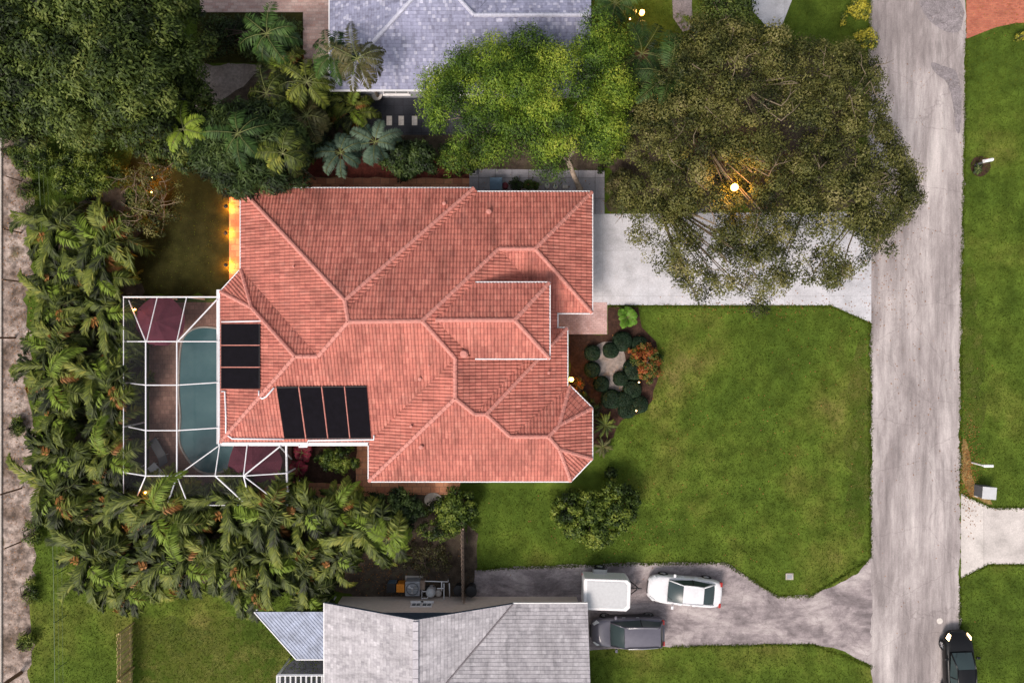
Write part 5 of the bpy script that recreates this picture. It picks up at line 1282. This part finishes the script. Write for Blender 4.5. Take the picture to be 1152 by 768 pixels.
mailbox(1097,186,'white mailbox in a mulch ring on the lawn across the street',m_dgrey,m_white,.2)
rosette('small dark plant in the mulch ring beside the mailbox',1100,190,.25,12,.4,.12,.06,m_deep,80,'low_plant','plant')
q=P(1093,520); t=thing('mailbox','tall white post mailbox above the grey utility box','mailbox',(q.x,q.y,0),0)
MB().tube([(0,0,0),(0,0,1.15)],.05,8).build('post',m_white,t); MB().box((.25,0,1.22),(.62,.17,.18)).build('box',m_white,t,bevel=.04); MB().box((.1,0,1.13),(.4,.06,.05)).build('arm',m_white,t)
q=P(1101,551); t=thing('utility_box','blue grey utility box on the leaf covered verge','utility box',(q.x,q.y,0),-.08); MB().box((.1,0,.42),(.85,.75,.84)).build('cabinet',m_dgrey,t,bevel=.02); MB().box((.1,0,.87),(.9,.8,.07)).build('lid',m_lgrey,t,bevel=.02)
q=P(1099,553); t=MB().lathe((0,0,0),[(.1,0),(.1,.2),(.06,.25),(.01,.26)],10).build('marker_stub',m_white); t.location=(q.x-.1,q.y-.2,0); tag(t,'short white marker stub at the foot of the utility box','marker')
q=P(888,648); t=thing('utility_cover','small pale square utility cover set in the front lawn','utility cover',(q.x,q.y,0)); MB().box((0,0,.02),(.5,.42,.04)).build('frame',m_stone,t); MB().box((0,0,.045),(.34,.28,.012)).build('lid',m_mgrey,t)
q=P(1057,698); t=MB().lathe((0,0,0),[(.2,0),(.2,.008),(.17,.012),(.01,.012)],20).build('road_cap',m_padw); t.location=(q.x,q.y,.018); tag(t,'pale round cap in the street ahead of the black car','valve cap')
# ------------------------------------------------------------------ lamps
def point(loc, e, col=(1,.30,.025), r=.06, parent=None):
    l=bpy.data.lights.new('lamp_light','POINT'); l.energy=e; l.color=col; l.shadow_soft_size=r; o=bpy.data.objects.new('lamp_light',l); COL.objects.link(o); o.location=loc
    if parent: o.parent=parent
    return o
def path_light(px,py,label,e=18,h=.5,bulb=m_bulbs,group=None,hat=.10):
    q=P(px,py,h); t=thing('garden_lamp',label,'lamp',(q.x,q.y,.01),0,group)
    MB().tube([(0,0,0),(0,0,h-.12)],.02,8).build('post',m_black,t); MB().lathe((0,0,h-.13),[(.035,0),(.045,.02),(.045,.09),(.035,.1)],10).build('bulb',bulb,t)
    if hat: MB().lathe((0,0,h-.01),[(hat,0),(hat*.9,.02),(.02,.07)],14).build('shade',m_black,t)
    point((0,0,h-.20) if hat else (0,0,h+.1),e,parent=t,r=.05)
path_light(254,232,'low garden lamp lighting the paved path, nearest the dark tree',150,hat=.13); path_light(254,262,'low garden lamp lighting the paved path, middle one',130,hat=.13); path_light(254,298,'low garden lamp lighting the paved path, nearest the pool cage',130,hat=.13)
path_light(170,199,'low garden lamp glowing orange under the shrubs, upper one',70,.5,m_bulbs,None,0); path_light(170,216,'low garden lamp glowing under the shrubs, lower one',16,.5,m_bulbw,None,0)
path_light(719,430,'small garden spotlight in the bed beside the round shrubs, upper one',3,.95,m_bulbw,None,0); path_light(716,462,'small garden spotlight at the lower right of the round bed',3,.95,m_bulbw,None,0)
path_light(151,348,'small deck lamp beside the north parasol',5,2.62,m_bulbs,None,0); path_light(163,554,'small deck lamp at the south west corner of the pool deck',8,2.62,m_bulbs,None,0)
# wall lamp by the bay
q=P(641,427,2.75); t=thing('wall_lamp','glowing wall lamp under the eave beside the garden bed','lamp',(q.x+.12,q.y,2.35))
MB().box((-.10,0,0),(.16,.05,.05)).build('bracket',m_black,t); MB().lathe((0,0,-.12),[(.07,0),(.15,.05),(.15,.22),(.07,.28)],12).build('lantern',m_bulb,t); point((.14,0,.1),120,(1,.42,.03),parent=t)
# lantern on a tall post standing through the oak
q=P(826,211,9.2); t=thing('lamp_post','tall lamp post glowing orange among the oak branches','street lamp',(q.x,q.y,0))
MB().tube([(0,0,0),(0,0,4),(0,0,9.15)],[.1,.07,.05],10).build('post',m_dgrey,t); MB().lathe((0,0,9.1),[(.08,0),(.19,.08),(.19,.22),(.10,.30),(.01,.32)],16).build('lantern',m_bulb,t); point((0,0,9.75),130,(1,.42,.06),.2,t)
q=P(722,15,2.6); t=thing('lamp_post','glowing lamp post at the top edge between palm and dark driveway','street lamp',(q.x,q.y,0))
MB().tube([(0,0,0),(0,0,2.5)],.045,8).build('post',m_dgrey,t); MB().lathe((0,0,2.5),[(.06,0),(.15,.06),(.15,.24),(.06,.3),(.01,.31)],14).build('lantern',m_bulb,t); point((0,0,3.1),120,(1,.5,.12),.12,t)
q=P(709,21,1.2); path_light(709,21,'small low lamp left of the glowing lamp post at the top',10,1.0,m_bulbw,None,0)
path_light(840,178,'orange uplight glowing under the oak beside the driveway',60,.6,m_bulbs,None,0)

# ------------------------------------------------------------------ light, sky, camera
w=bpy.data.worlds.new('World'); scene.world=w; w.use_nodes=True; nt=w.node_tree
sky=nt.nodes.new('ShaderNodeTexSky'); sky.sky_type='NISHITA'; sky.sun_disc=False
SEL,SAZ=R(50),R(214); sky.sun_elevation=SEL; sky.sun_rotation=SAZ; sky.dust_density=3; sky.air_density=1.0
bg=nt.nodes['Background']; hs=nt.nodes.new('ShaderNodeHueSaturation'); hs.inputs['Saturation'].default_value=.36; nt.links.new(sky.outputs[0],hs.inputs['Color']); nt.links.new(hs.outputs[0],bg.inputs[0]); bg.inputs[1].default_value=.10
sl=bpy.data.lights.new('sun','SUN'); sl.energy=1.8; sl.angle=R(20); sl.color=(1,.86,.77); so=bpy.data.objects.new('sun',sl); COL.objects.link(so)
dv=Vector((math.sin(SAZ)*math.cos(SEL),math.cos(SAZ)*math.cos(SEL),math.sin(SEL))); so.rotation_euler=(-dv).to_track_quat('-Z','Y').to_euler()
cam=bpy.data.cameras.new('camera'); co=bpy.data.objects.new('camera',cam); COL.objects.link(co); scene.camera=co
co.location=(0,0,H); co.rotation_euler=(0,0,0); cam.sensor_width=36; cam.lens=36*H/(1152/S); cam.clip_end=1500
vs_=scene.view_settings; vs_.view_transform='Standard'; vs_.look='None'; vs_.gamma=1; vs_.use_curve_mapping=False; vs_.exposure=0.77
